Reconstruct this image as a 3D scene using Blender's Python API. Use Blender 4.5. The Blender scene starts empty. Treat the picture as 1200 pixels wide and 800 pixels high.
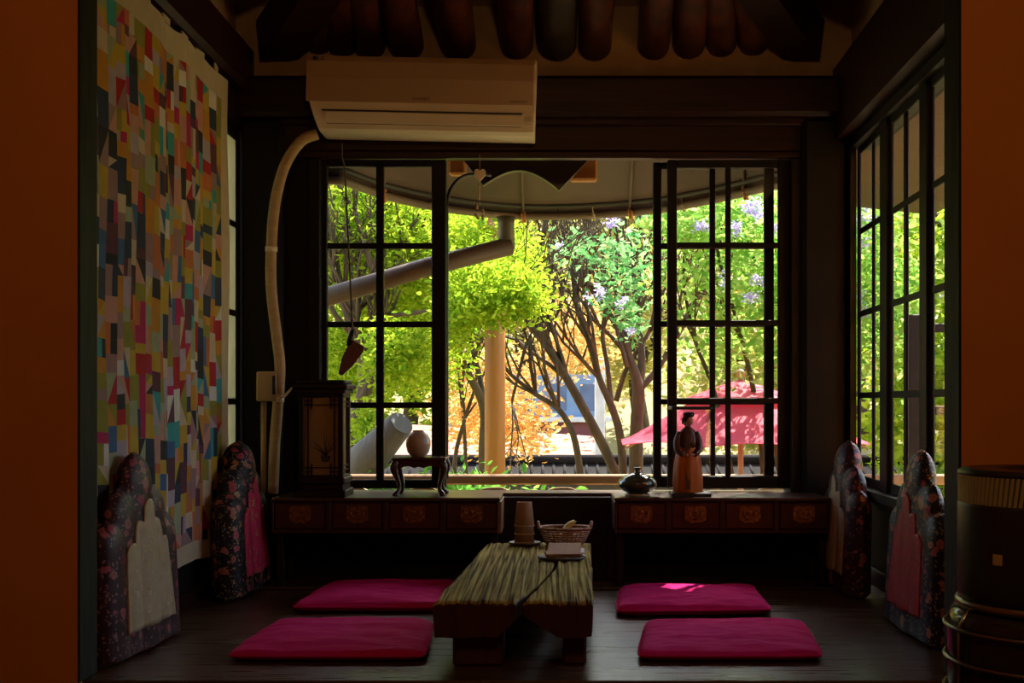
import bpy, math, random
import numpy as np
from mathutils import Vector, Matrix, noise
random.seed(7); np.random.seed(7)
SC = bpy.context.scene
COL = SC.collection
F = 1420.0; VX = 650.0; VY = 472.0; CH = 0.8
PI = math.pi

def P(px, py, Y):
    return ((px - VX) / F * Y, Y, CH - (py - VY) / F * Y)

# ------------------------------------------------------------------ materials
MATS = {}
class NT:
    def __init__(s, m):
        s.t = m.node_tree; s.n = s.t.nodes; s.l = s.t.links
        s.n.clear()
        s.out = s.n.new('ShaderNodeOutputMaterial')
    def new(s, typ, **kw):
        n = s.n.new(typ)
        for k, v in kw.items(): setattr(n, k, v)
        return n
    def link(s, a, b): s.l.new(a, b)

def c4(c): return (c[0], c[1], c[2], 1.0)

def new_mat(name):
    m = bpy.data.materials.new(name); m.use_nodes = True
    MATS[name] = m
    return m, NT(m)

def ramp(t, fac, stops):
    r = t.new('ShaderNodeValToRGB')
    e = r.color_ramp.elements
    while len(e) < len(stops): e.new(0.5)
    for k, (p, c) in enumerate(stops):
        e[k].position = p; e[k].color = c4(c)
    t.link(fac, r.inputs[0])
    return r.outputs[0]

def coords(t, scale=(1, 1, 1), space='Object'):
    tc = t.new('ShaderNodeTexCoord'); mp = t.new('ShaderNodeMapping')
    mp.inputs['Scale'].default_value = scale
    t.link(tc.outputs[space], mp.inputs[0])
    return mp.outputs[0]

def mat(name, c1, c2=None, rough=.6, scale=(6, 6, 6), detail=4, bump=0.0, metallic=0.0, spec=.5, bdist=.01, trans=0.0, coat=0.0, sheen=0.0):
    if name in MATS: return MATS[name]
    m, t = new_mat(name)
    b = t.new('ShaderNodeBsdfPrincipled')
    b.inputs['Roughness'].default_value = rough
    b.inputs['Metallic'].default_value = metallic
    b.inputs['Specular IOR Level'].default_value = spec
    b.inputs['Coat Weight'].default_value = coat
    b.inputs['Sheen Weight'].default_value = sheen
    c2 = c2 or tuple(x * .75 for x in c1)
    n = t.new('ShaderNodeTexNoise'); n.inputs['Scale'].default_value = 1.0; n.inputs['Detail'].default_value = detail
    t.link(coords(t, scale), n.inputs['Vector'])
    col = ramp(t, n.outputs[0], [(.3, c1), (.7, c2)])
    t.link(col, b.inputs['Base Color'])
    if bump:
        bp = t.new('ShaderNodeBump'); bp.inputs['Strength'].default_value = bump; bp.inputs['Distance'].default_value = bdist
        t.link(n.outputs[0], bp.inputs['Height']); t.link(bp.outputs[0], b.inputs['Normal'])
    if trans:
        tr = t.new('ShaderNodeBsdfTranslucent'); t.link(col, tr.inputs[0])
        mx = t.new('ShaderNodeMixShader'); mx.inputs[0].default_value = trans
        t.link(b.outputs[0], mx.inputs[1]); t.link(tr.outputs[0], mx.inputs[2])
        t.link(mx.outputs[0], t.out.inputs[0])
    else:
        t.link(b.outputs[0], t.out.inputs[0])
    return m

def glass_mat(name, tint=(1, 1, 1), gloss=.10, rough=.02):
    m, t = new_mat(name)
    tr = t.new('ShaderNodeBsdfTransparent'); tr.inputs[0].default_value = c4(tint)
    gl = t.new('ShaderNodeBsdfGlossy'); gl.inputs['Roughness'].default_value = rough
    lw = t.new('ShaderNodeLayerWeight'); lw.inputs['Blend'].default_value = .5
    pw = t.new('ShaderNodeMath', operation='POWER'); pw.inputs[1].default_value = 5.0; t.link(lw.outputs['Facing'], pw.inputs[0])
    ml = t.new('ShaderNodeMath', operation='MULTIPLY_ADD'); ml.inputs[1].default_value = .45; ml.inputs[2].default_value = .02; t.link(pw.outputs[0], ml.inputs[0])
    mx = t.new('ShaderNodeMixShader')
    t.link(ml.outputs[0], mx.inputs[0]); t.link(tr.outputs[0], mx.inputs[1]); t.link(gl.outputs[0], mx.inputs[2])
    t.link(mx.outputs[0], t.out.inputs[0])
    return m

def leaf_mat(name, ca, cb, cc, trans=.55):
    m, t = new_mat(name)
    g = t.new('ShaderNodeNewGeometry')
    col = ramp(t, g.outputs['Random Per Island'], [(0, ca), (.5, cb), (1, cc)])
    d = t.new('ShaderNodeBsdfDiffuse'); tr = t.new('ShaderNodeBsdfTranslucent')
    t.link(col, d.inputs[0]); t.link(col, tr.inputs[0])
    mx = t.new('ShaderNodeMixShader'); mx.inputs[0].default_value = trans
    t.link(d.outputs[0], mx.inputs[1]); t.link(tr.outputs[0], mx.inputs[2])
    t.link(mx.outputs[0], t.out.inputs[0])
    return m

def brocade(name, base, base2, f1, f2, f3, sc=13.0, rough=.48, dens=.42):
    """silk brocade: five petalled blossoms and small leaves woven on a ground"""
    m, t = new_mat(name)
    b = t.new('ShaderNodeBsdfPrincipled'); b.inputs['Roughness'].default_value = rough
    
    co = coords(t)
    b.inputs['Specular IOR Level'].default_value = .3
    nz = t.new('ShaderNodeTexNoise'); nz.inputs['Scale'].default_value = 30; t.link(co, nz.inputs[0])
    mv = t.new('ShaderNodeMixRGB'); mv.blend_type = 'ADD'; mv.inputs[0].default_value = .035
    t.link(co, mv.inputs[1]); t.link(nz.outputs[1], mv.inputs[2])
    def layer(scale, r, colA, colB, under, keep):
        v = t.new('ShaderNodeTexVoronoi'); v.inputs['Scale'].default_value = scale
        t.link(mv.outputs[0], v.inputs['Vector'])
        sep = t.new('ShaderNodeSeparateColor'); t.link(v.outputs['Color'], sep.inputs[0])
        lt = t.new('ShaderNodeMath', operation='LESS_THAN'); lt.inputs[1].default_value = r; t.link(v.outputs['Distance'], lt.inputs[0])
        kp = t.new('ShaderNodeMath', operation='LESS_THAN'); kp.inputs[1].default_value = keep; t.link(sep.outputs[0], kp.inputs[0])
        mu = t.new('ShaderNodeMath', operation='MULTIPLY'); t.link(lt.outputs[0], mu.inputs[0]); t.link(kp.outputs[0], mu.inputs[1])
        cc = ramp(t, sep.outputs[1], [(0, colA), (1, colB)])
        ring = ramp(t, v.outputs['Distance'], [(r * .18, (1, 1, 1)), (r * .3, (.45, .45, .45)), (r * .7, (.9, .9, .9)), (r, (.55, .55, .55))])
        cm = t.new('ShaderNodeMixRGB'); cm.blend_type = 'MULTIPLY'; cm.inputs[0].default_value = 1
        t.link(cc, cm.inputs[1]); t.link(ring, cm.inputs[2])
        mx = t.new('ShaderNodeMixRGB'); t.link(mu.outputs[0], mx.inputs[0]); t.link(under, mx.inputs[1]); t.link(cm.outputs[0], mx.inputs[2])
        return mx.outputs[0]
    g0 = ramp(t, nz.outputs[0], [(.35, base), (.65, base2)])
    g1 = layer(sc * 3.1, .34, f3, f2, g0, .55)
    g2 = layer(sc, dens, f1, f2, g1, .62)
    t.link(g2, b.inputs['Base Color'])
    t.link(b.outputs[0], t.out.inputs[0])
    return m

def plank_mat(name, c1, c2, rough, axis=0, w=.12, bump=.15):
    """varnished boards with grain; axis = the direction boards run along"""
    m, t = new_mat(name)
    b = t.new('ShaderNodeBsdfPrincipled'); b.inputs['Roughness'].default_value = rough
    b.inputs['Specular IOR Level'].default_value = .85
    br = t.new('ShaderNodeTexBrick')
    br.inputs['Scale'].default_value = 1.0
    br.inputs['Brick Width'].default_value = 1.4; br.inputs['Row Height'].default_value = w
    br.inputs['Mortar Size'].default_value = .0025; br.inputs['Color1'].default_value = c4(c1)
    br.inputs['Color2'].default_value = c4(c2); br.inputs['Mortar'].default_value = (.004, .003, .002, 1)
    co = coords(t); 
    t.link(co, br.inputs['Vector'])
    n = t.new('ShaderNodeTexNoise'); n.inputs['Scale'].default_value = 1; n.inputs['Detail'].default_value = 6
    t.link(coords(t, (3, 60, 60) if axis == 0 else (60, 3, 60)), n.inputs[0])
    mx = t.new('ShaderNodeMixRGB'); mx.blend_type = 'MULTIPLY'; mx.inputs[0].default_value = .8
    t.link(br.outputs[0], mx.inputs[1]); t.link(ramp(t, n.outputs[0], [(.3, (.55, .55, .55)), (.7, (1.1, 1.1, 1.1))]), mx.inputs[2])
    t.link(mx.outputs[0], b.inputs['Base Color'])
    rr = ramp(t, n.outputs[0], [(.3, (rough * 1.25,) * 3), (.7, (rough * .8,) * 3)])
    t.link(rr, b.inputs['Roughness'])
    bp = t.new('ShaderNodeBump'); bp.inputs['Strength'].default_value = bump; bp.inputs['Distance'].default_value = .004
    t.link(n.outputs[0], bp.inputs['Height']); t.link(bp.outputs[0], b.inputs['Normal'])
    t.link(b.outputs[0], t.out.inputs[0])
    return m

# palette -----------------------------------------------------------------
WOOD = mat('dark_lacquered_wood', (.016, .0034, .0022), (.008, .002, .0015), rough=.5, spec=.25, scale=(5, 5, 40), bump=.25, bdist=.004)
WOODX = mat('dark_lacquered_wood_lengthwise', (.026, .0042, .0025), (.011, .0022, .0015), rough=.45, spec=.25, scale=(3, 45, 45), bump=.3, bdist=.004)
SASH = mat('sash_wood', (.0075, .0035, .0025), (.004, .002, .0015), rough=.5, spec=.2, scale=(20, 20, 20), bump=.1)
POSTM = mat('painted_dark_post', (.018, .020, .010), (.007, .007, .0045), rough=.65, spec=.18, scale=(30, 30, 4), bump=.5, bdist=.006)
LOG = mat('rafter_log', (.095, .016, .007), (.03, .006, .0035), rough=.5, spec=.3, scale=(14, 14, 14), bump=.5, bdist=.02)
LOGG = mat('grey_weathered_log', (.04, .022, .012), (.02, .011, .006), rough=.6, spec=.3, scale=(14, 14, 14), bump=.5, bdist=.02)
PLASTER = mat('cream_plaster', (.42, .30, .17), (.33, .23, .12), rough=.9, scale=(9, 9, 9), bump=.3)
ORANGE = mat('orange_plaster', (.60, .225, .030), (.54, .20, .026), rough=.85, scale=(4, 4, 4), bump=.12)
DARKWALL = mat('dark_panel_wall', (.006, .0026, .002), (.004, .0018, .0014), rough=.65, spec=.2, scale=(5, 5, 30))
FLOORM = plank_mat('dark_floor_boards', (.085, .043, .022), (.056, .028, .015), .30, 0, .13)
CABM = mat('red_brown_cabinet_wood', (.055, .012, .007), (.025, .006, .004), rough=.35, scale=(4, 40, 40), bump=.15)
CABD = mat('drawer_front_wood', (.07, .015, .009), (.035, .008, .005), rough=.35, scale=(4, 40, 40), bump=.15)
CABLIT = mat('cabinet_wood_lit', (.20, .10, .045), (.13, .06, .03), rough=.4, scale=(4, 40, 40))  # paler cabinet wood, light falling on the end put into the colour
BRASS = mat('old_brass', (.30, .13, .045), (.14, .05, .018), rough=.42, metallic=.75, scale=(70, 70, 70), bump=.5)
BEIGEPL = mat('ivory_plastic', (.72, .62, .48), (.69, .59, .45), rough=.38)
PANELPL = mat('ac_front_panel', (.42, .28, .16), (.40, .265, .15), rough=.32)
BLACKPL = mat('black_plastic', (.012, .011, .011), (.009, .008, .008), rough=.45)
INK = mat('grey_print', (.05, .04, .035), rough=.5)
PIPEWRAP = mat('pipe_wrap', (.50, .36, .19), (.42, .29, .15), rough=.7, scale=(10, 10, 60), bump=.4)
PINK = mat('magenta_cushion_cloth', (.58, .012, .165), (.50, .010, .135), rough=.85, scale=(5, 18, 9), bump=.5, bdist=.02, spec=.06)
CRIMSON = PINK
TABLEW = None
def make_table_mat():
    m, t = new_mat('weathered_table_wood')
    b = t.new('ShaderNodeBsdfPrincipled')
    n = t.new('ShaderNodeTexNoise'); n.inputs['Scale'].default_value = 1; n.inputs['Detail'].default_value = 5
    t.link(coords(t, (120, 2.0, 20)), n.inputs[0])
    n2 = t.new('ShaderNodeTexNoise'); n2.inputs['Scale'].default_value = 4; n2.inputs['Detail'].default_value = 4
    t.link(coords(t), n2.inputs[0])
    ca = ramp(t, n.outputs[0], [(.34, (.016, .011, .004)), (.44, (.17, .130, .028)), (.64, (.42, .345, .095))])
    cb = ramp(t, n2.outputs[0], [(.4, (.75, .75, .75)), (.65, (1.1, 1.1, 1.15))])
    mx = t.new('ShaderNodeMixRGB'); mx.blend_type = 'MULTIPLY'; mx.inputs[0].default_value = .8
    t.link(ca, mx.inputs[1]); t.link(cb, mx.inputs[2]); t.link(mx.outputs[0], b.inputs['Base Color'])
    b.inputs['Roughness'].default_value = .8; b.inputs['Specular IOR Level'].default_value = .05
    bp = t.new('ShaderNodeBump'); bp.inputs['Strength'].default_value = .6; bp.inputs['Distance'].default_value = .006
    t.link(n.outputs[0], bp.inputs['Height']); t.link(bp.outputs[0], b.inputs['Normal'])
    t.link(b.outputs[0], t.out.inputs[0])
    return m
TABLEW = make_table_mat()
TABLELEG = mat('table_leg_wood', (.07, .016, .010), (.04, .01, .007), rough=.5, scale=(30, 30, 6), bump=.4)
KRAFT = mat('kraft_paper', (.36, .22, .12), (.33, .20, .11), rough=.75)
TRAYM = mat('tray_wood', (.10, .06, .025), (.07, .04, .018), rough=.5)
WICKER = mat('wicker', (.34, .16, .07), (.20, .09, .04), rough=.6, scale=(60, 60, 60), bump=.4)
SNACK = mat('yellow_wrapper', (.55, .42, .08), (.45, .33, .06), rough=.5)
LEATHER = mat('tan_leather', (.30, .13, .03), (.25, .105, .025), rough=.6, spec=.2, scale=(50, 50, 50), bump=.15)
PAPERW = mat('white_paper', (.72, .72, .74), (.68, .68, .7), rough=.8)
SLATE = mat('dark_slate', (.06, .055, .04), (.04, .035, .028), rough=.5, scale=(30, 30, 30), bump=.3)
GLASS = glass_mat('window_glass')
CASEGLASS = glass_mat('case_glass')
BRONZEM = mat('steel_chrome', (.30, .25, .17), (.26, .22, .15), rough=.28, metallic=1)
HEATERM = mat('heater_enamel', (.016, .013, .012), (.012, .010, .010), rough=.35)
BARK = mat('tree_bark', (.11, .075, .038), (.045, .032, .017), rough=.9, scale=(18, 18, 5), bump=.8, bdist=.03)
BARKG = mat('grey_bark', (.12, .085, .045), (.05, .038, .02), rough=.9, scale=(14, 14, 5), bump=.8, bdist=.03)

# ------------------------------------------------------------------ mesh builder
class MB:
    def __init__(s): s.v = []; s.f = []; s.mi = []; s.sm = []; s.cur = 0; s.smooth = False
    def _f(s, idx):
        s.f.append(idx); s.mi.append(s.cur); s.sm.append(s.smooth)
    def verts(s, pts):
        k = len(s.v); s.v.extend([tuple(p) for p in pts]); return k
    def poly(s, pts):
        k = s.verts(pts); s._f(list(range(k, k + len(pts)))); return s
    def box(s, x0, x1, y0, y1, z0, z1, bev=0.0):
        if x0 > x1: x0, x1 = x1, x0
        if y0 > y1: y0, y1 = y1, y0
        if z0 > z1: z0, z1 = z1, z0
        b = min(bev, (x1 - x0) * .45, (y1 - y0) * .45, (z1 - z0) * .45)
        if b <= 0:
            k = s.verts([(x0, y0, z0), (x1, y0, z0), (x1, y1, z0), (x0, y1, z0), (x0, y0, z1), (x1, y0, z1), (x1, y1, z1), (x0, y1, z1)])
            for q in ((3, 2, 1, 0), (4, 5, 6, 7), (0, 1, 5, 4), (1, 2, 6, 5), (2, 3, 7, 6), (3, 0, 4, 7)): s._f([k + i for i in q])
            return s
        # chamfered box: 24 verts
        X = (x0, x1); Y = (y0, y1); Z = (z0, z1); idx = {}
        for i in (0, 1):
            for j in (0, 1):
                for l in (0, 1):
                    sx, sy, sz = (b if i == 0 else -b), (b if j == 0 else -b), (b if l == 0 else -b)
                    k = s.verts([(X[i], Y[j] + sy, Z[l] + sz), (X[i] + sx, Y[j], Z[l] + sz), (X[i] + sx, Y[j] + sy, Z[l])])
                    idx[(i, j, l)] = k
        g = lambda i, j, l, a: idx[(i, j, l)] + a
        s._f([g(0, 0, 0, 0), g(0, 0, 1, 0), g(0, 1, 1, 0), g(0, 1, 0, 0)]); s._f([g(1, 0, 0, 0), g(1, 1, 0, 0), g(1, 1, 1, 0), g(1, 0, 1, 0)])
        s._f([g(0, 0, 0, 1), g(1, 0, 0, 1), g(1, 0, 1, 1), g(0, 0, 1, 1)]); s._f([g(0, 1, 0, 1), g(0, 1, 1, 1), g(1, 1, 1, 1), g(1, 1, 0, 1)])
        s._f([g(0, 0, 0, 2), g(0, 1, 0, 2), g(1, 1, 0, 2), g(1, 0, 0, 2)]); s._f([g(0, 0, 1, 2), g(1, 0, 1, 2), g(1, 1, 1, 2), g(0, 1, 1, 2)])
        for j in (0, 1):
            for l in (0, 1): s._f([g(0, j, l, 1), g(1, j, l, 1), g(1, j, l, 2), g(0, j, l, 2)])
        for i in (0, 1):
            for l in (0, 1): s._f([g(i, 0, l, 0), g(i, 1, l, 0), g(i, 1, l, 2), g(i, 0, l, 2)])
        for i in (0, 1):
            for j in (0, 1): s._f([g(i, j, 0, 0), g(i, j, 1, 0), g(i, j, 1, 1), g(i, j, 0, 1)])
        for i in (0, 1):
            for j in (0, 1):
                for l in (0, 1): s._f([g(i, j, l, 0), g(i, j, l, 1), g(i, j, l, 2)])
        return s
    def tube(s, pts, r, seg=10, cap=True, sub=0, jitter=0.0):
        pts = [Vector(p) for p in pts]
        rs = list(r) if hasattr(r, '__len__') else [r] * len(pts)
        if sub and len(pts) > 2:
            np_, nr = [], []
            for i in range(len(pts) - 1):
                p0 = pts[max(i - 1, 0)]; p1 = pts[i]; p2 = pts[i + 1]; p3 = pts[min(i + 2, len(pts) - 1)]
                for q in range(sub):
                    tt = q / sub
                    np_.append(.5 * ((2 * p1) + (p2 - p0) * tt + (2 * p0 - 5 * p1 + 4 * p2 - p3) * tt ** 2 + (3 * p1 - p0 - 3 * p2 + p3) * tt ** 3))
                    nr.append(rs[i] * (1 - tt) + rs[i + 1] * tt)
            np_.append(pts[-1]); nr.append(rs[-1]); pts, rs = np_, nr
        sm = s.smooth; s.smooth = True
        d0 = (pts[1] - pts[0]).normalized()
        a = d0.orthogonal().normalized(); rings = []
        for i, p in enumerate(pts):
            d = (pts[min(i + 1, len(pts) - 1)] - pts[max(i - 1, 0)]).normalized()
            a = (a - d * a.dot(d)); a = a.normalized() if a.length > 1e-6 else d.orthogonal().normalized()
            b = d.cross(a)
            rr = [rs[i] * (1 + (random.uniform(-jitter, jitter) if jitter else 0)) for _ in range(seg)]
            k = s.verts([p + (a * math.cos(2 * PI * q / seg) + b * math.sin(2 * PI * q / seg)) * rr[q] for q in range(seg)])
            rings.append(k)
        for i in range(len(rings) - 1):
            for q in range(seg):
                q2 = (q + 1) % seg
                s._f([rings[i] + q, rings[i] + q2, rings[i + 1] + q2, rings[i + 1] + q])
        if cap:
            s.smooth = False
            s._f([rings[0] + q for q in reversed(range(seg))]); s._f([rings[-1] + q for q in range(seg)])
        s.smooth = sm
        return s
    def lathe(s, prof, c=(0, 0, 0), seg=28, sx=1, sy=1, a0=0, a1=2 * PI):
        """prof: list of (radius, z)"""
        sm = s.smooth; s.smooth = True
        full = abs(a1 - a0 - 2 * PI) < 1e-6
        n = seg if full else seg + 1
        rings = []
        for r, z in prof:
            rings.append(s.verts([(c[0] + math.cos(a0 + (a1 - a0) * q / seg) * r * sx, c[1] + math.sin(a0 + (a1 - a0) * q / seg) * r * sy, c[2] + z) for q in range(n)]))
        for i in range(len(rings) - 1):
            for q in range(seg):
                q2 = (q + 1) % n
                s._f([rings[i] + q, rings[i] + q2, rings[i + 1] + q2, rings[i + 1] + q])
        if full:
            if prof[0][0] > 1e-5: s._f([rings[0] + q for q in reversed(range(n))])
            if prof[-1][0] > 1e-5: s._f([rings[-1] + q for q in range(n)])
        s.smooth = sm
        return s
    def ball(s, c, r, seg=14, rings=9, sc=(1, 1, 1)):
        sm = s.smooth; s.smooth = True
        k = []
        for i in range(1, rings):
            th = PI * i / rings
            k.append(s.verts([(c[0] + r * sc[0] * math.sin(th) * math.cos(2 * PI * q / seg), c[1] + r * sc[1] * math.sin(th) * math.sin(2 * PI * q / seg), c[2] + r * sc[2] * math.cos(th)) for q in range(seg)]))
        top = s.verts([(c[0], c[1], c[2] + r * sc[2])]); bot = s.verts([(c[0], c[1], c[2] - r * sc[2])])
        for q in range(seg):
            q2 = (q + 1) % seg
            s._f([top, k[0] + q, k[0] + q2]); s._f([bot, k[-1] + q2, k[-1] + q])
            for i in range(len(k) - 1): s._f([k[i] + q, k[i + 1] + q, k[i + 1] + q2, k[i] + q2])
        s.smooth = sm
        return s
    def prism(s, outline, fn0, fn1):
        """outline of 2-D points; fn0 / fn1 map them to the two end faces"""
        n = len(outline)
        k0 = s.verts([fn0(p) for p in outline]); k1 = s.verts([fn1(p) for p in outline])
        s._f([k0 + i for i in reversed(range(n))]); s._f([k1 + i for i in range(n)])
        for i in range(n):
            j = (i + 1) % n; s._f([k0 + i, k0 + j, k1 + j, k1 + i])
        return s
    def grid_solid(s, nu, nv, top, bot):
        sm = s.smooth; s.smooth = True
        kt = s.verts([top(i / nu, j / nv) for j in range(nv + 1) for i in range(nu + 1)])
        kb = s.verts([bot(i / nu, j / nv) for j in range(nv + 1) for i in range(nu + 1)])
        w = nu + 1
        for j in range(nv):
            for i in range(nu):
                a = j * w + i
                s._f([kt + a, kt + a + 1, kt + a + w + 1, kt + a + w]); s._f([kb + a, kb + a + w, kb + a + w + 1, kb + a + 1])
        s.smooth = False
        for i in range(nu):
            s._f([kb + i, kb + i + 1, kt + i + 1, kt + i]); a = nv * w + i; s._f([kt + a, kt + a + 1, kb + a + 1, kb + a])
        for j in range(nv):
            a = j * w; s._f([kt + a, kt + a + w, kb + a + w, kb + a]); a = j * w + nu; s._f([kb + a, kb + a + w, kt + a + w, kt + a])
        s.smooth = sm
        return s
    def build(s, name, m, parent=None, world=True):
        me = bpy.data.meshes.new(name)
        vs = s.v
        if parent is not None and world:
            l = parent.location; vs = [(v[0] - l.x, v[1] - l.y, v[2] - l.z) for v in vs]
        me.from_pydata(vs, [], s.f)
        for mm in (m if isinstance(m, (list, tuple)) else [m]): me.materials.append(mm)
        me.polygons.foreach_set('material_index', s.mi)
        me.polygons.foreach_set('use_smooth', s.sm)
        me.validate(); me.update()
        o = bpy.data.objects.new(name, me); COL.objects.link(o)
        if parent is not None: o.parent = parent
        return o

def tag(o, label=None, cat=None, group=None, kind=None):
    if label: o['label'] = label
    if cat: o['category'] = cat
    if group: o['group'] = group
    if kind: o['kind'] = kind
    return o
def thing(name, loc, label, cat, group=None, rz=0, kind=None):
    o = bpy.data.objects.new(name, None); COL.objects.link(o)
    o.location = loc; o.rotation_euler = (0, 0, rz); o.empty_display_size = .05
    return tag(o, label, cat, group, kind)
def struct(o, label, cat): return tag(o, label, cat, kind='structure')
def copy_thing(o, loc=None, rz=None, label=None):
    def rec(s, par):
        c = s.copy(); COL.objects.link(c)
        if par is not None: c.parent = par
        for ch in [x for x in s.children]: rec(ch, c)
        return c
    c = rec(o, None)
    if loc is not None: c.location = loc
    if rz is not None: c.rotation_euler = (0, 0, rz)
    if label: c['label'] = label
    return c

# ------------------------------------------------------------------ camera
cam = bpy.data.cameras.new('camera'); co = bpy.data.objects.new('camera', cam); COL.objects.link(co)
co.location = (0, 0, CH); co.rotation_euler = (PI / 2, 0, 0)
cam.lens = 36.0 * F / 1200.0; cam.sensor_width = 36.0
cam.shift_x = (600 - VX) / 1200.0; cam.shift_y = (VY - 400) / 1200.0
cam.clip_end = 300; cam.clip_start = .05
SC.camera = co

# ------------------------------------------------------------------ room shell
YE = 3.49            # platform edge
YF0, YF1 = 3.45, 3.59
YB = 5.58            # back wall inner face
XL = -1.45           # left wall inner face
def XR(Y): return 1.192 + .0283 * Y
LOW = -.25

m = MB(); m.box(-1.7, 1.75, YE, 5.75, -.045, 0, .004)
struct(m.build('floor', FLOORM), 'dark varnished board floor of the raised platform', 'floor')
m = MB(); m.box(-1.7, 1.75, YE + .02, YE + .06, LOW, -.045)
struct(m.build('trim_1', WOODX), 'dark wood riser below the platform edge', 'riser')
m = MB(); m.box(-1.42, 1.33, 5.175, 5.215, 0, .014, .004)
struct(m.build('trim_2', mat('floor_border', (.05, .03, .02), rough=.16, scale=(3, 40, 40))), 'glossy dark border strip across the floor under the drawer cabinets', 'floor border')
m = MB(); m.box(-3.2, 3.2, -3.2, YE + .02, LOW - .06, LOW)
struct(m.build('floor_lower', plank_mat('lower_floor_boards', (.05, .035, .025), (.04, .028, .02), .5)), 'lower floor of the room in front of the platform', 'floor')
# front walls, plaster, with the dark posts that line the opening
m = MB(); m.box(-3.2, -1.36, YF0 + .003, YF1 - .003, LOW, 3.4)
struct(m.build('wall_front_left', ORANGE), 'orange plaster wall left of the opening', 'wall')
m = MB(); m.box(1.159, 3.2, YF0 + .003, YF1 - .003, LOW, 3.4)
struct(m.build('wall_front_right', ORANGE), 'orange plaster wall right of the opening behind the heater', 'wall')
m = MB(); m.box(-1.36, 1.159, YF0 + .02, YF1 - .02, 2.75, 3.4)
struct(m.build('wall_front_top', ORANGE), 'plaster wall above the opening', 'wall')
m = MB(); m.box(-1.372, -1.354, YF0 + .004, YF1, 0, 2.75, .004); 
struct(m.build('trim_3', POSTM), 'dark green wooden post lining the opening at the left', 'post')
m = MB(); m.box(1.153, 1.17, YF0 + .004, YF1, 0, 2.75, .004)
struct(m.build('trim_4', POSTM), 'dark green wooden post lining the opening at the right', 'post')
# outer room
m = MB(); m.box(-3.3, -3.2, -3.2, YF1, LOW, 3.4); struct(m.build('wall_outer_left', ORANGE), 'left plaster wall of the outer room', 'wall')
m = MB(); m.box(3.2, 3.3, -3.2, YF1, LOW, 3.4); struct(m.build('wall_outer_right', ORANGE), 'right plaster wall of the outer room', 'wall')
m = MB(); m.box(-3.3, 3.3, -3.3, -3.2, LOW, 3.4); struct(m.build('wall_outer_back', ORANGE), 'plaster wall behind the viewer', 'wall')
m = MB(); m.box(-3.3, 3.3, -3.3, YF1, 3.4, 3.5); struct(m.build('ceiling_outer', PLASTER), 'plaster ceiling of the outer room', 'ceiling')

# left wall with a long window opening (z .42 - 2.02), Y 3.9 - 5.50
LW0, LW1, LZ0, LZ1 = 3.85, 5.53, .42, 2.02
m = MB()
m.box(XL - .14, XL, YF1 - .1, LW0, 0, 2.3); m.box(XL - .14, XL, LW1, YB + .25, 0, 2.3)
m.box(XL - .14, XL, LW0, LW1, 0, LZ0); m.box(XL - .14, XL, LW0, LW1, LZ1, 2.3)
struct(m.build('wall_left', DARKWALL), 'dark wooden wall behind the patchwork hanging', 'wall')
m = MB(); m.box(XL - .14, XL - .02, YF1 - .1, YB + .2, 2.3, 3.5)
struct(m.build('wall_left_top', PLASTER), 'cream plaster strip above the left beam', 'wall')
m = MB(); m.box(XL - .13, XL + .07, YF1 + .02, YB, 2.21, 2.43, .02)
struct(m.build('trim_5', WOODX), 'dark beam along the top of the left wall', 'beam')
m = MB(); m.box(XL, XL + .018, LW1 + .005, YB, 0, 2.21, .004); m.box(XL, XL + .018, YF1 + .02, YB, 2.05, 2.21, .004)
struct(m.build('trim_6', WOOD), 'dark frame boards around the left window', 'trim')
m = MB(); m.box(XL + .001, XL + .02, YF1 + .02, YB, 0, .06, .004)
struct(m.build('baseboard_left', WOODX), 'dark baseboard below the patchwork hanging', 'baseboard')

# back wall (opening X -1.10..1.11, z .394..1.928)
BX0, BX1, BZ0, BZ1 = -1.085, 1.095, .376, 1.925
m = MB()
m.box(-1.62, BX0, YB, YB + .2, 0, 2.07); m.box(BX1, 1.355, YB, YB + .2, 0, 2.07)
m.box(BX0, BX1, YB, YB + .2, 0, BZ0)
struct(m.build('wall_back', DARKWALL), 'dark wooden wall around the garden window', 'wall')
m = MB(); m.box(-1.62, 1.36, YB - .015, YB + .2, BZ1 + .03, 2.085, .008); m.box(-1.62, 1.36, YB - .015, YB + .012, BZ1, BZ1 + .03, .004)
struct(m.build('trim_7', WOODX), 'dark lintel over the garden window', 'lintel')
m = MB()
m.box(-1.5, 1.45, YB - .10, YB + .2, 2.10, 2.285, .02); m.box(-1.5, 1.45, YB - .04, YB + .2, 2.07, 2.11, .008)
struct(m.build('trim_8', WOODX), 'dark tie beam across the back wall above the lintel', 'beam')
m = MB(); m.box(-1.62, 1.7, YB + .01, YB + .12, 2.27, 3.0)
struct(m.build('wall_back_top', PLASTER), 'cream plaster between beam and rafters on the back wall', 'wall')
for n, (a, b) in enumerate(((-1.44, -1.24), (1.13, 1.34))):
    m = MB(); m.box(a, b, YB - .06, YB + .05, 0, 2.1, .02)
    struct(m.build('trim_%d' % (9 + n), DARKWALL), ('dark corner post behind the air conditioner pipe', 'dark corner post at the right end of the garden window')[n], 'post')
m = MB()
m.box(BX0 - .05, BX0 + .01, YB - .02, YB + .17, BZ0, BZ1, .006); m.box(BX1 - .01, BX1 + .05, YB - .02, YB + .17, BZ0, BZ1, .006)
struct(m.build('trim_11', SASH), 'dark jambs of the garden window', 'window frame')
m = MB(); m.box(BX0 - .02, BX1 + .02, YB - .035, YB + .17, BZ0 - .03, BZ0 + .012, .006)
struct(m.build('trim_12', mat('sill_wood', (.055, .03, .02), (.03, .016, .011), rough=.28, scale=(4, 40, 40))), 'dark polished sill of the garden window', 'window sill')
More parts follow.
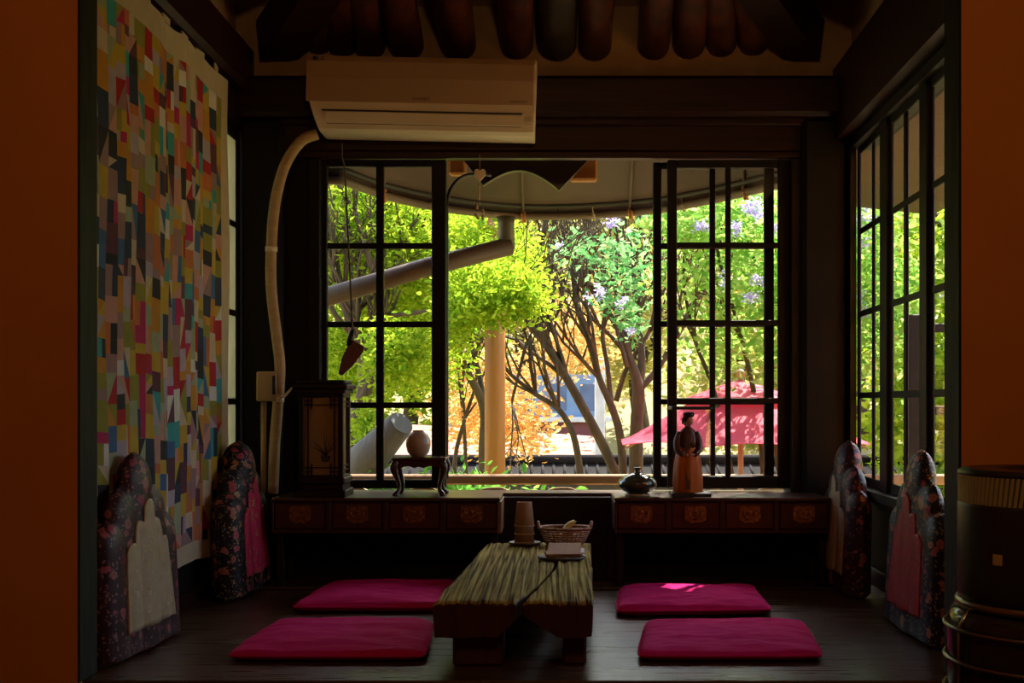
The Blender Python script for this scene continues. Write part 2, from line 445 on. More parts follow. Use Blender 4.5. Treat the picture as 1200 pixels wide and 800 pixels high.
m = MB(); m.box(-.25, .262, 5.50, YB, .0, .372, .006); m.box(.232, .29, 5.46, 5.52, 0, .24, .006)
struct(m.build('trim_13', WOOD), 'dark wooden panel under the window between the drawer cabinets', 'panel')

# right wall, slightly splayed, with window opening
RW0, RW1, RZ0, RZ1 = 3.85, 5.50, .42, 1.97
THN = .02
def rbox(mb, y0, y1, z0, z1, a, b):
    mb.prism([(y0, z0), (y1, z0), (y1, z1), (y0, z1)], lambda p: (XR(p[0]) + a, p[0], p[1]), lambda p: (XR(p[0]) + b, p[0], p[1]))
m = MB()
rbox(m, YF1 - .1, RW0 - .2, 0, 2.3, 0, .14); rbox(m, RW1, YB + .0, 0, 2.3, 0, THN); rbox(m, RW0 - .2, RW0, 0, 2.3, 0, .06); rbox(m, RW0, RW1, 0, RZ0, .07, .14); rbox(m, RW0, RW1, RZ0 - .04, RZ0, 0, .14); rbox(m, RW0, RW1, RZ1, 2.3, 0, .14)
struct(m.build('wall_right', DARKWALL), 'dark wooden wall around the side window on the right', 'wall')
m = MB(); rbox(m, YF1 - .1, YB + .2, 2.3, 3.5, .02, .14)
struct(m.build('wall_right_top', PLASTER), 'cream plaster strip above the right beam', 'wall')
m = MB(); rbox(m, YF1 + .02, YB, 2.0, 2.33, -.07, .1)
struct(m.build('trim_14', WOODX), 'dark beam along the top of the right wall', 'beam')
m = MB(); rbox(m, RW0, RW1, 0, .07, .055, .07); 
struct(m.build('baseboard_right', WOODX), 'dark baseboard along the right wall', 'baseboard')

# roof: plaster deck over round rafters
SL = .42
def deckz(Y): return 2.62 + (YB - Y) * SL
m = MB()
m.prism([(YB + .2, 2.55), (YF0, deckz(YF0)), (YF0, deckz(YF0) + .1), (YB + .2, 2.62)], lambda p: (-1.65, p[0], p[1]), lambda p: (1.7, p[0], p[1]))
struct(m.build('ceiling', PLASTER), 'cream plaster roof boarding above the rafters', 'ceiling')

def rafter(x0, x1, r, material, lab, yb=YB + .02, zb=2.455, yt=3.75, k=None):
    zb += r - .085
    zt = zb + (yb - yt) * (SL - .04)
    mb = MB(); pts = []; rs = []
    for i in range(9):
        f = i / 8
        pts.append((x0 + (x1 - x0) * f + random.uniform(-.004, .004), yb + (yt - yb) * f, zb + (zt - zb) * f + random.uniform(-.004, .004)))
        rs.append(r * (1 + random.uniform(-.04, .04)))
    d = Vector(pts[0]) - Vector(pts[1]); d.normalize()
    mb.tube(pts, rs, 18)
    o = mb.build('roof_rafter', material)
    tag(o, lab, 'rafter', 'round log rafters under the roof', 'structure')
def bx(px): return (px - VX) / F * YB
rf = [(476, bx(476), .082, LOG), (536, bx(536), .084, LOG), (606, bx(606), .08, LOG), (653, bx(653), .092, LOGG), (697, bx(697), .076, LOG), (765, bx(765), .076, LOG)]
labs = ['reddish log rafter above the left end of the air conditioner logo', 'reddish log rafter above the middle of the air conditioner', 'reddish log rafter over the right end of the air conditioner',
        'greyish thick log rafter just right of the air conditioner', 'reddish log rafter right beside the greyish one', 'reddish log rafter between wide plaster gaps, right of centre']
for (px, x, r, mm), lb in zip(rf, labs): rafter(x, x, r, mm, lb)
fan_r = [(808, -.10), (846, -.24), (884, -.40), (918, -.55)]
for k, (px, dx) in enumerate(fan_r):
    rafter(bx(px), bx(px) + dx * 1.3, .078 - .003 * k, LOG, ['first slanting log rafter of the right fan', 'second slanting log rafter of the right fan', 'third slanting log rafter of the right fan', 'outermost slanting log rafter of the right fan'][k], zb=2.46 + .012 * k)
fan_l = [(432, .10), (400, .24), (372, .40), (348, .55)]
for k, (px, dx) in enumerate(fan_l):
    rafter(bx(px), bx(px) + dx * 1.3, .078 - .003 * k, LOG, ['first slanting log rafter of the left fan', 'second slanting log rafter of the left fan', 'third slanting log rafter of the left fan', 'outermost slanting log rafter of the left fan'][k], zb=2.46 + .012 * k)
# hip rafters
for sx, xa, lb in ((-1, -1.45, 'dark squared hip rafter in the left roof corner'), (1, 1.32, 'dark squared hip rafter in the right roof corner')):
    mb = MB()
    a = Vector((xa - sx * .17, YB - .0, 2.44)); b = Vector((xa - sx * 1.35, 3.9, 3.08))
    d = (b - a).normalized(); s_ = d.cross(Vector((0, 0, 1))).normalized(); u_ = s_.cross(d)
    mb.prism([(-.085, -.07), (.085, -.07), (.085, .12), (-.085, .12)], lambda p: a + s_ * p[0] + u_ * p[1], lambda p: b + s_ * p[0] + u_ * p[1])
    tag(mb.build('hip_rafter', WOODX), lb, 'rafter', 'hip rafters in the roof corners', 'structure')
# side rafters
for k, y in enumerate((5.15, 4.72, 4.3)):
    mb = MB(); mb.tube([(XL - .02, y, 2.60), (XL + .8, y - .05, 2.60 + .36)], .078, 16)
    tag(mb.build('side_rafter', LOG), ['log rafter end on the left beam nearest the back corner', 'log rafter end midway on the left beam', 'log rafter end on the left beam nearest the opening'][k], 'rafter', 'round log rafters on the side walls', 'structure')
for k, y in enumerate((5.05, 4.62, 4.2)):
    mb = MB(); mb.tube([(XR(y) + .02, y, 2.56), (XR(y) - .8, y - .05, 2.56 + .36)], .078, 16)
    tag(mb.build('side_rafter', LOG), ['log rafter end on the right beam nearest the back corner', 'log rafter end midway on the right beam', 'log rafter end on the right beam nearest the opening'][k], 'rafter', 'round log rafters on the side walls', 'structure')
# scalloped plaster between rafter ends: small plaster fillets
m = MB()
m.smooth = True
for a, b in zip([r[0] for r in rf] + [f[0] for f in fan_r], [r[0] for r in rf[1:]] + [f[0] for f in fan_r]):
    pass

# ------------------------------------------------------------------ windows
def sash(name, loc, rz, w, st0, st1, mun, zb, zt, zo0, zo1, mz, label, glass=GLASS, th=.034):
    t = thing(name, loc, label, 'window', None, rz, 'structure')
    h = th / 2
    mb = MB()
    mb.box(0, st0, -h, h, zo0, zo1, .004); mb.box(w - st1, w, -h, h, zo0, zo1, .004)
    mb.box(st0, w - st1, -h, h, zo0, zb, .004); mb.box(st0, w - st1, -h, h, zt, zo1, .004)
    mb.build('sash_frame', SASH, t, False)
    mb = MB()
    for a, b in mun: mb.box(a, b, -h * .75, h * .75, zb, zt, .003)
    for z in mz: mb.box(st0, w - st1, -h * .7, h * .7, z - .0135, z + .0135, .003)
    mb.build('glazing_bars', SASH, t, False)
    mb = MB(); mb.box(st0 - .004, w - st1 + .004, -.002, .002, zb - .004, zt + .004)
    mb.build('glass_pane', glass, t, False)
    return t
MZ = [1.527, 1.164, .79]
sash('window_1', (-1.09, 5.62, 0), 0, .5875, .0375, .067, [(.263, .2985)], .445, 1.893, .405, 1.925, MZ, 'sliding window sash left of the open gap with eight panes')
sash('window_2', (.5225, 5.62, 0), 0, .565, .0435, .052, [(.269, .293)], .462, 1.888, .405, 1.925, [1.53, 1.17, .81], 'inner of the two overlapping sashes at the right of the garden window')
sash('window_3', (.4616, 5.685, 0), 0, .565, .0381, .045, [(.265, .291)], .46, 1.895, .405, 1.925, [1.535, 1.17, .806], 'outer of the two overlapping sashes beside the open gap')
ang = math.atan2(1, .0283)
def rs(name, y0, y1, mun, label, off):
    # local u runs from far (y1) to near (y0)
    w = y1 - y0
    sash(name, (XR(y1) + off, y1, 0), ang + PI, w, .03, .03, mun, .475, 1.92, .43, 1.96, [1.571, 1.20, .834], label, GLASS, .014)
rs('window_4', 5.00, 5.495, [(5.495 - 5.215, 5.495 - 5.185)], 'side wall sash on the right nearest the back corner', .03)
rs('window_5', 4.40, 4.91, [(4.91 - 4.69, 4.91 - 4.645)], 'middle sash of the right side wall', .03)
rs('window_6', 3.86, 4.33, [(4.33 - 4.02, 4.33 - 3.98)], 'side wall sash on the right nearest the opening', .03)
m = MB(); rbox(m, 4.90, 5.01, .43, 1.96, .01, .04); rbox(m, 4.32, 4.41, .43, 1.96, .01, .04); rbox(m, RW0 - .03, RW1 + .02, 1.95, 1.99, -.01, .1); rbox(m, RW0 - .03, RW1 + .02, .40, .435, -.03, .1)
rbox(m, 5.48, 5.57, .4, 1.99, -.01, .018)
struct(m.build('trim_15', SASH), 'dark frame and mullions of the right side window', 'window frame')
FROST = mat('frosted_pane', (.62, .64, .50), (.55, .58, .44), rough=.5, trans=.6)
def ls(name, y0, y1, mun, label):
    sash(name, (XL + .006, y0, 0), PI / 2, y1 - y0, .06, .05, mun, .46, 1.985, .42, 2.02, [1.603, 1.204, .807], label, FROST, .018)
ls('window_7', 4.72, 5.525, [(.38, .41)], 'frosted sash on the left wall beside the patchwork hanging')
ls('window_8', 3.86, 4.70, [(.40, .43)], 'frosted sash on the left wall behind the patchwork hanging')

# ------------------------------------------------------------------ patchwork hanging
def make_quilt():
    names = [('mustard', (.56, .38, .03)), ('ochre', (.58, .26, .02)), ('cream', (.62, .50, .34)), ('white', (.72, .68, .62)), ('crimson', (.46, .008, .012)), ('magenta', (.50, .010, .11)),
             ('navy', (.022, .035, .075)), ('black', (.02, .018, .02)), ('teal', (.05, .36, .36)), ('mauve', (.36, .21, .20)), ('pink', (.60, .30, .24)), ('olive', (.30, .28, .03)),
             ('lilac', (.48, .38, .46)), ('orange', (.58, .17, .04)), ('plum', (.12, .03, .05)), ('blue', (.05, .14, .30)), ('sage', (.36, .40, .24))]
    wts = [12, 7, 7, 4, 8, 3, 6, 6, 4, 8, 6, 9, 4, 7, 4, 4, 4]
    ms = [mat('quilt_' + n, c, tuple(x * .86 for x in c), rough=.8, scale=(25, 25, 25), trans=.25) for n, c in names]
    hem = mat('quilt_hem', (.58, .47, .31), (.52, .42, .27), rough=.8, scale=(20, 20, 20), trans=.25)
    rnd = random.Random(21)
    def pick(ex=None):
        while True:
            k = rnd.choices(range(len(names)), wts)[0]
            if k != ex: return k
    y0, y1 = 3.70, 5.15; X = -1.424
    zt, zb = 2.10, .26
    # columns
    ys = [y0]
    while ys[-1] < y1 - .07: ys.append(ys[-1] + rnd.uniform(.052, .085))
    ys[-1] = y1
    def wave(y, z):
        return X + .009 * math.sin(y * 9 + .5) ** 2 + .008 * math.sin(y * 23 + z * 2.5) ** 2 + .006 * math.sin(z * 3.0) ** 2
    def pt(y, z):
        s = (y - y0) / (y1 - y0)
        z2 = z + .008 * math.sin(y * 11) - .01 * s
        return (wave(y, z), y, z2)
    patch = MB(); patch.smooth = False
    for a, b in zip(ys, ys[1:]):
        z = zt; last = None
        while z > zb + 1e-4:
            h = rnd.choice([.035, .05, .06, .07, .085, .10, .12])
            z2 = z - h
            if z2 < zb + .04: z2 = zb
            k = pick(last); last = k
            u = rnd.random()
            if u < .17:
                k2 = pick(k)
                if rnd.random() < .5:
                    patch.cur = k; patch.poly([pt(a, z), pt(a, z2), pt(b, z)]); patch.cur = k2; patch.poly([pt(b, z), pt(a, z2), pt(b, z2)])
                else:
                    patch.cur = k; patch.poly([pt(a, z), pt(b, z2), pt(b, z)]); patch.cur = k2; patch.poly([pt(a, z), pt(a, z2), pt(b, z2)])
            elif u < .33:
                k2 = pick(k); c = a + (b - a) * rnd.uniform(.4, .6)
                patch.cur = k; patch.poly([pt(a, z), pt(a, z2), pt(c, z2), pt(c, z)]); patch.cur = k2; patch.poly([pt(c, z), pt(c, z2), pt(b, z2), pt(b, z)])
            else:
                patch.cur = k; patch.poly([pt(a, z), pt(a, z2), pt(b, z2), pt(b, z)])
            z = z2
    t = thing('patchwork_hanging', (X, (y0 + y1) / 2, zb - .09), 'tall multicoloured patchwork cloth hanging on the left wall', 'wall hanging')
    o = patch.build('patchwork', ms, t)
    md = o.modifiers.new('thickness', 'SOLIDIFY'); md.thickness = .003
    hm = MB(); hm.smooth = False
    n = 16
    for i in range(n):
        a = y0 + (y1 - y0) * i / n; b = y0 + (y1 - y0) * (i + 1) / n
        hm.poly([pt(a, zt + .10), pt(a, zt), pt(b, zt), pt(b, zt + .10)])
        hm.poly([pt(a, zb), pt(a, zb - .075), pt(b, zb - .075), pt(b, zb)])
    for i in range(24):
        z = zb - .075 + (zt + .175 - zb) * i / 24; z2 = zb - .075 + (zt + .175 - zb) * (i + 1) / 24
        hm.poly([pt(y1, z2), pt(y1, z), pt(y1 + .105, z), pt(y1 + .105, z2)])
    o = hm.build('hem', hem, t); o['label'] = 'plain cream border of the patchwork cloth'
    md = o.modifiers.new('thickness', 'SOLIDIFY'); md.thickness = .004
    k = 0
    yy = y0 + .03
    while yy < y1 + .06:
        lp = MB()
        lp.poly([pt(yy, zt + .10), pt(yy + .085, zt + .10), pt(yy + .095, zt + .20), pt(yy + .01, zt + .205)])
        o = lp.build('hanging_loop', hem, t); md = o.modifiers.new('thickness', 'SOLIDIFY'); md.thickness = .006
        yy += .215
    rod = MB(); rod.tube([(X - .012, YF1 + .03, zt + .19), (X - .012, y1 + .13, zt + .185)], .008, 8)
    rod.build('hanging_rod', WOOD, t)
make_quilt()

# ------------------------------------------------------------------ drawer cabinets
def cabinet(x0, x1, label):
    y0, y1, z0, z1 = 5.21, 5.53, .238, .392
    t = thing('drawer_cabinet', ((x0 + x1) / 2, (y0 + y1) / 2, 0), label, 'cabinet', 'long low drawer cabinets under the window')
    m = MB(); m.box(x0, x1, y0, y1, z1 - .016, z1, .004); m.build('top', mat('cabinet_top_wood', (.065, .03, .02), (.035, .016, .011), rough=.3, scale=(4, 40, 40)), t)
    m = MB(); m.box(x0 + .004, x1 - .004, y0 + .022, y1, z0 + .012, z1 - .016); m.box(x0, x1, y0 + .004, y1, z0, z0 + .014, .003)
    n = 4
    for i in range(n + 1):
        xx = x0 + (x1 - x0) * i / n
        a = max(x0 + .002, xx - .011); b = min(x1 - .002, xx + .011)
        m.box(a, b, y0 + .004, y0 + .03, z0 + .012, z1 - .016, .002)
    m.build('carcass', CABM, t)
    for i in range(n):
        a = x0 + (x1 - x0) * i / n + .014; b = x0 + (x1 - x0) * (i + 1) / n - .014
        m = MB(); m.box(a, b, y0 + .010, y0 + .022, z0 + .02, z1 - .022, .004); d = m.build('drawer', CABD, t)
        c = (a + b) / 2; zc = (z0 + z1) / 2 + .004
        pl = MB()
        out = [(-.045, .034), (-.03, .038), (0, .034), (.03, .038), (.045, .034), (.047, 0), (.046, -.022), (.03, -.03), (.018, -.037), (0, -.033), (-.018, -.037), (-.03, -.03), (-.046, -.022), (-.047, 0)]
        pl.prism(list(reversed(out)), lambda p: (c + p[0], y0 + .010, zc + p[1]), lambda p: (c + p[0], y0 + .006, zc + p[1]))
        q = pl.build('brass_plate', BRASS, t); q.parent = d
        q.location = (-0, 0, 0)
        h = MB(); pts = [(c - .026, y0 + .002, zc + .008)] + [(c + .026 * math.cos(PI + PI * j / 10), y0 - .003, zc + .008 + .024 * math.sin(PI + PI * j / 10)) for j in range(11)] + [(c + .026, y0 + .002, zc + .008)]
        h.tube(pts, .0028, 8); h.ball((c - .026, y0 + .003, zc + .008), .006, 10, 6); h.ball((c + .026, y0 + .003, zc + .008), .006, 10, 6); h.ball((c, y0 + .004, zc + .012), .008, 10, 6, (1, .4, 1))
        hh = h.build('bail_handle', BRASS, t); hh.parent = d
    for xx in (x0 + .012, x1 - .044):
        m = MB(); m.box(xx, xx + .032, y0 + .05, y0 + .09, 0, z0, .004); m.build('leg', WOOD, t)
        m = MB(); m.box(xx, xx + .032, y1 - .06, y1 - .02, 0, z0, .004); m.build('leg', WOOD, t)
    m = MB(); e = x1 if x1 < 0 else x0
    m.box(e - (.012 if e < 0 else 0), e + (.006 if e < 0 else .012), y0 + .001, y1, z0 - .0, z1 - .016, .003); m.build('end_board', CABLIT if e < 0 else CABM, t)  # left end board coloured as if lit, right one in plain cabinet wood
cabinet(-1.22, -.235, 'low cabinet with four brass plated drawers left under the window, carrying the lantern')
cabinet(.257, 1.19, 'low cabinet with four brass plated drawers right under the window, carrying the doll')

# ------------------------------------------------------------------ air conditioner
def make_ac():
    t = thing('air_conditioner', (-.59, 5.46, 1.998), 'wide ivory wall air conditioner hung above the garden window', 'air conditioner')
    t.rotation_euler = (0, math.radians(1.2), 0); t.scale = (1, 1, .935)
    W = .505
    prof = [(.10, .355), (-.09, .355), (-.118, .345), (-.130, .32), (-.134, .24), (-.132, .13), (-.128, .098), (-.115, .055), (-.085, .012), (-.06, 0), (.10, 0)]
    def lft(x): return -W + max(0, (.14 - x) * .35) if x < .14 else -W
    m = MB()
    n = len(prof)
    m.prism(prof, lambda p: (-W + max(0, (.16 - p[1])) * .30, p[0], p[1]), lambda p: (W - max(0, (.16 - p[1])) * .03, p[0], p[1]))
    o = m.build('body', BEIGEPL, t, False)
    bv = o.modifiers.new('bevel', 'BEVEL'); bv.width = .006; bv.segments = 2
    m = MB()
    pp = [(-.132, .318), (-.137, .24), (-.1355, .128), (-.125, .128), (-.125, .335), (-.122, .345)]
    m.prism(pp, lambda p: (-W - .001, p[0], p[1]), lambda p: (W - .012, p[0], p[1]))
    o = m.build('front_panel', PANELPL, t, False); bv = o.modifiers.new('bevel', 'BEVEL'); bv.width = .003; bv.segments = 2
    def fr(z):   # front y of the lower body at height z
        for (ya, za), (yb, zb) in zip(prof, prof[1:]):
            if zb <= z <= za: return ya + (yb - ya) * ((za - z) / (za - zb) if za > zb else 0)
        return -.1
    m = MB()
    zs = (.096, .082)
    m.poly([(-W + .068, fr(.092) - .002, .092), (W - .06, fr(.092) - .002, .092), (W - .06, fr(.085) - .002, .085), (-W + .068, fr(.085) - .002, .085)])
    m.box(-W + .068, W - .06, fr(.090) - .003, fr(.090) + .004, .085, .092)
    m.build('air_slot', BLACKPL, t, False)
    m = MB()
    ya, yb = fr(.083), fr(.036)
    m.prism([(ya - .001, .083), (ya - .008, .080), (yb - .008, .037), (yb, .034)], lambda p: (-W + .085, p[0], p[1]), lambda p: (W - .064, p[0], p[1]))
    m.build('air_vane', BEIGEPL, t, False)
    m = MB(); yl = fr(.034)
    m.box(-W + .085, W - .064, yl - .0012, yl + .003, .0315, .0335); m.build('vane_gap', BLACKPL, t, False)
    m = MB()
    for k in range(4): m.box(W - .05, W - .02, fr(.075 - k * .009) - .001, fr(.075 - k * .009) + .004, .0735 - k * .009, .0745 - k * .009)
    m.build('indicator_lights', INK, t, False)
    def txt(s, x, z, size, y=-.1375):
        c = bpy.data.curves.new('lettering', 'FONT'); c.body = s; c.size = size; c.extrude = .0006; c.align_x = 'CENTER'
        o = bpy.data.objects.new('lettering', c); COL.objects.link(o); o.parent = t
        me = bpy.data.meshes.new_from_object(o); bpy.data.objects.remove(o)
        me.materials.append(INK); o = bpy.data.objects.new('lettering', me); COL.objects.link(o); o.parent = t
        o.location = (x, y, z); o.rotation_euler = (PI / 2, 0, 0)
    txt('WHISEN', 0, .140, .020); txt('LG', -W + .062, .321, .024, -.134); txt('INVERTER V', W - .075, .138, .015)
    m = MB(); m.lathe([(0, -.001), (.0105, -.001), (.0105, .001), (0, .001)], (0, 0, 0), 16)
    o = m.build('round_emblem', INK, t, False); o.location = (-W + .036, -.1345, .329); o.rotation_euler = (PI / 2, 0, 0)
    # wall bracket side
    return t
make_ac()
t = thing('refrigerant_pipe', P(322, 570, 5.5), 'beige wrapped pipe curving down the corner from the air conditioner', 'pipe')
m = MB(); m.tube([P(372, 157, 5.47), P(352, 166, 5.46), P(333, 196, 5.45), P(322, 240, 5.45), P(318, 290, 5.45), P(318, 340, 5.45), P(325, 400, 5.45), P(328, 430, 5.45), P(326, 470, 5.46), P(322, 520, 5.47), P(320, 578, 5.48)], .0245, 12, sub=4)
m.build('wrapped_pipe', PIPEWRAP, t)
for q in ((318, 292), (326, 468)):
    m = MB(); p = Vector(P(q[0], q[1], 5.45)); m.tube([p + Vector((0, 0, -.012)), p + Vector((0, 0, .012))], .027, 12); m.build('binding_tape', BEIGEPL, t)
t = thing('junction_box', P(312, 470, 5.44), 'beige square junction box on the corner post with a conduit below', 'junction box')
c0 = Vector(P(300, 470, 5.42)); c1 = Vector(P(324, 435, 5.42))
m = MB(); m.box(c0.x, c1.x, 5.42, 5.53, c0.z, c1.z, .006); m.build('box', mat('beige_box', (.42, .30, .17), (.38, .27, .15), rough=.5), t)
m = MB(); m.box(c1.x - .018, c1.x - .004, 5.414, 5.42, c0.z + .03, c1.z - .02, .002); m.box(c1.x - .014, c1.x - .008, 5.41, 5.414, c0.z + .06, c0.z + .08, .001); m.build('switch_plate', BLACKPL, t)
m = MB(); m.tube([P(309, 471, 5.48), P(309, 578, 5.48)], .013, 10); m.build('conduit', PIPEWRAP, t)
m = MB(); m.tube([P(322, 462, 5.44), P(331, 465, 5.43), P(338, 459, 5.43), P(342, 454, 5.43)], [.008, .007, .006, .004], 8, sub=3); m.build('white_clip', BEIGEPL, t)

# cord with wooden paddle
t = thing('hanging_paddle', P(412, 392, 5.50), 'small reddish wooden paddle hanging on a cord before the left sash', 'ornament')
m = MB(); m.tube([P(401, 168, 5.50), P(401, 185, 5.50), P(404, 200, 5.50), P(407, 260, 5.50), P(410, 320, 5.50), P(413, 388, 5.50)], .0042, 8, sub=4); m.build('cord', mat('grey_cord', (.10, .08, .06), rough=.7), t)
m = MB(); m.tube([P(413, 386, 5.5), P(411, 398, 5.5), P(409, 405, 5.5)], [.008, .016, .011], 10); m.build('black_knot', BLACKPL, t)
m = MB(); a, b = Vector(P(420, 402, 5.5)), Vector(P(400, 437, 5.5)); d = (b - a).normalized(); s_ = Vector((d.z, 0, -d.x))
m.prism([(0, -.03), (.02, -.038), (.10, -.03), (.165, -.008), (.165, .008), (.10, .03), (.02, .036), (0, .026)], lambda p: a + d * p[0] + s_ * p[1] + Vector((0, -.008, 0)), lambda p: a + d * p[0] + s_ * p[1] + Vector((0, .008, 0)))
m.build('paddle', mat('red_brown_paddle', (.17, .05, .035), (.12, .035, .025), rough=.5), t)

# heart charm
t = thing('heart_wind_chime', P(562, 186, 5.56), 'cream heart charm with small chimes hanging in the open window gap', 'ornament')
m = MB(); m.tube([P(562, 181, 5.55), P(562.2, 200, 5.557), P(562.5, 214, 5.557), P(562, 240, 5.55), P(558, 246, 5.55)], .0020, 6)
m.build('string', mat('hemp_string', (.35, .24, .15), rough=.8), t)
hp = []
for i in range(28):
    a = 2 * PI * i / 28; hp.append((16 * math.sin(a) ** 3, 13 * math.cos(a) - 5 * math.cos(2 * a) - 2 * math.cos(3 * a) - math.cos(4 * a)))
cH = Vector(P(562.5, 204.5, 5.55)); m = MB()
m.prism(hp, lambda p: cH + Vector((p[0] * .0017, -.006, p[1] * .0021)), lambda p: cH + Vector((p[0] * .0017, .006, p[1] * .0021)))
o = m.build('heart', mat('cream_felt', (.80, .66, .54), rough=.9), t); bv = o.modifiers.new('bevel', 'BEVEL'); bv.width = .004; bv.segments = 2
for k, (a, b) in enumerate((((562, 216), (561, 234)), ((558, 237), (559, 245)), ((556, 250), (561, 257)), ((566, 244), (566.5, 251)), ((565, 252), (566, 258)))):
    m = MB(); m.tube([P(a[0], a[1], 5.55), P(b[0], b[1], 5.55)], [.0045, .0055] if k == 0 else [.004, .0062], 8)
    m.build('chime', mat('pale_chime', (.5, .36, .26), rough=.6), t)

# ------------------------------------------------------------------ lantern
def make_lantern():
    x0, x1 = P(350, 0, 5.25)[0], P(402, 0, 5.25)[0]; y0, y1 = 5.25, 5.25 + (x1 - x0)
    zb, zt = .392, P(0, 445, 5.25)[2]
    t = thing('wooden_lantern', ((x0 + x1) / 2, (y0 + y1) / 2, zb), 'square dark wood lantern with orchid painted paper panes on the left cabinet', 'lantern')
    m = MB(); m.box(x0 - .012, x1 + .012, y0 - .012, y1 + .012, zb, zb + .03, .004); m.box(x0, x1, y0, y1, zb + .03, zb + .055, .004); m.box(x0 - .008, x1 + .008, y0 - .008, y1 + .008, zb + .055, zb + .085, .006)
    m.build('base', WOOD, t)
    zp0, zp1 = zb + .095, zt - .075
    m = MB()
    for xx in (x0, x1 - .022):
        for yy in (y0, y1 - .022): m.box(xx, xx + .022, yy, yy + .022, zb + .085, zt - .06, .003)
    m.box(x0, x1, y0, y1, zb + .08, zp0, .003); m.box(x0, x1, y0, y1, zp1, zt - .055, .003)
    m.build('frame', WOOD, t)
    pap = mat('aged_lantern_paper', (.50, .34, .14), (.44, .29, .11), rough=.85, scale=(14, 14, 14), trans=.5)
    lat = MB()
    w = x1 - x0
    for q in (.036, w - .036 - .005): lat.box(x0 + q, x0 + q + .005, y0 + .004, y0 + .012, zp0, zp1)
    for q in (.052, w - .052 - .005): 
        lat.box(x0 + q, x0 + q + .005, y0 + .004, y0 + .012, zp0, zp0 + .05); lat.box(x0 + q, x0 + q + .005, y0 + .004, y0 + .012, zp1 - .05, zp1)
    for z in (zp0 + .014, zp0 + .032, zp1 - .032, zp1 - .014):
        lat.box(x0 + .02, x0 + .06, y0 + .004, y0 + .012, z - .0025, z + .0025); lat.box(x1 - .06, x1 - .02, y0 + .004, y0 + .012, z - .0025, z + .0025)
    lat.box(x0 + .02, x1 - .02, y0 + .004, y0 + .012, zp0 + .0315, zp0 + .0345); lat.box(x0 + .02, x1 - .02, y0 + .004, y0 + .012, zp1 - .0345, zp1 - .0315)
    for q in (.04, w - .045):
        lat.box(x1 - .012, x1 - .004, y0 + q, y0 + q + .005, zp0, zp1)
    for z in (zp0 + .02, zp0 + .04, zp1 - .04, zp1 - .02): lat.box(x1 - .012, x1 - .004, y0 + .02, y1 - .02, z - .0025, z + .0025)
    lat.build('lattice', WOOD, t)
    for n, bx_ in enumerate(((x0 + .02, x1 - .02, y0 + .012, y0 + .014, zp0, zp1), (x1 - .014, x1 - .012, y0 + .02, y1 - .02, zp0, zp1), (x0 + .012, x0 + .014, y0 + .02, y1 - .02, zp0, zp1), (x0 + .02, x1 - .02, y1 - .014, y1 - .012, zp0, zp1))):
        m = MB(); m.box(*bx_); p = m.build('paper_pane', pap, t)
        if n == 0:
            p['label'] = 'paper pane painted with an orchid in a pot'
            ink = MB(); cx = (x0 + x1) / 2 + .018; cz = zp0 + .085
            rnd = random.Random(3)
            for k in range(13):
                a = rnd.uniform(-1.2, 1.2); L = rnd.uniform(.06, .13)
                pts = [(cx + rnd.uniform(-.006, .006), y0 + .0105, cz)]
                for s in range(1, 6):
                    f = s / 5; pts.append((cx + math.sin(a) * L * f, y0 + .0105, cz + L * (f * math.cos(a * .5) - .55 * f * f * abs(math.sin(a)) * 1.1)))
                for (p0, p1, k2) in zip(pts, pts[1:], range(5)):
                    wd = .0024 * (1 - k2 / 5.5)
                    ink.poly([(p0[0] - wd, p0[1], p0[2]), (p0[0] + wd, p0[1], p0[2]), (p1[0] + wd * .8, p1[1], p1[2]), (p1[0] - wd * .8, p1[1], p1[2])])
            ink.prism([(-.022, 0), (.022, 0), (.015, -.028), (-.015, -.028)], lambda q: (cx + q[0], y0 + .0115, cz + q[1]), lambda q: (cx + q[0], y0 + .0100, cz + q[1]))
            o = ink.build('orchid_painting', mat('green_black_ink', (.04, .04, .02), rough=.9), t); o.parent = p
    m = MB()
    m.box(x0 - .012, x1 + .012, y0 - .012, y1 + .012, zt - .058, zt - .04, .004); m.box(x0 - .022, x1 + .022, y0 - .022, y1 + .022, zt - .04, zt - .018, .006); m.box(x0 - .008, x1 + .008, y0 - .008, y1 + .008, zt - .018, zt, .006)
    m.build('roof_cap', WOOD, t)
make_lantern()

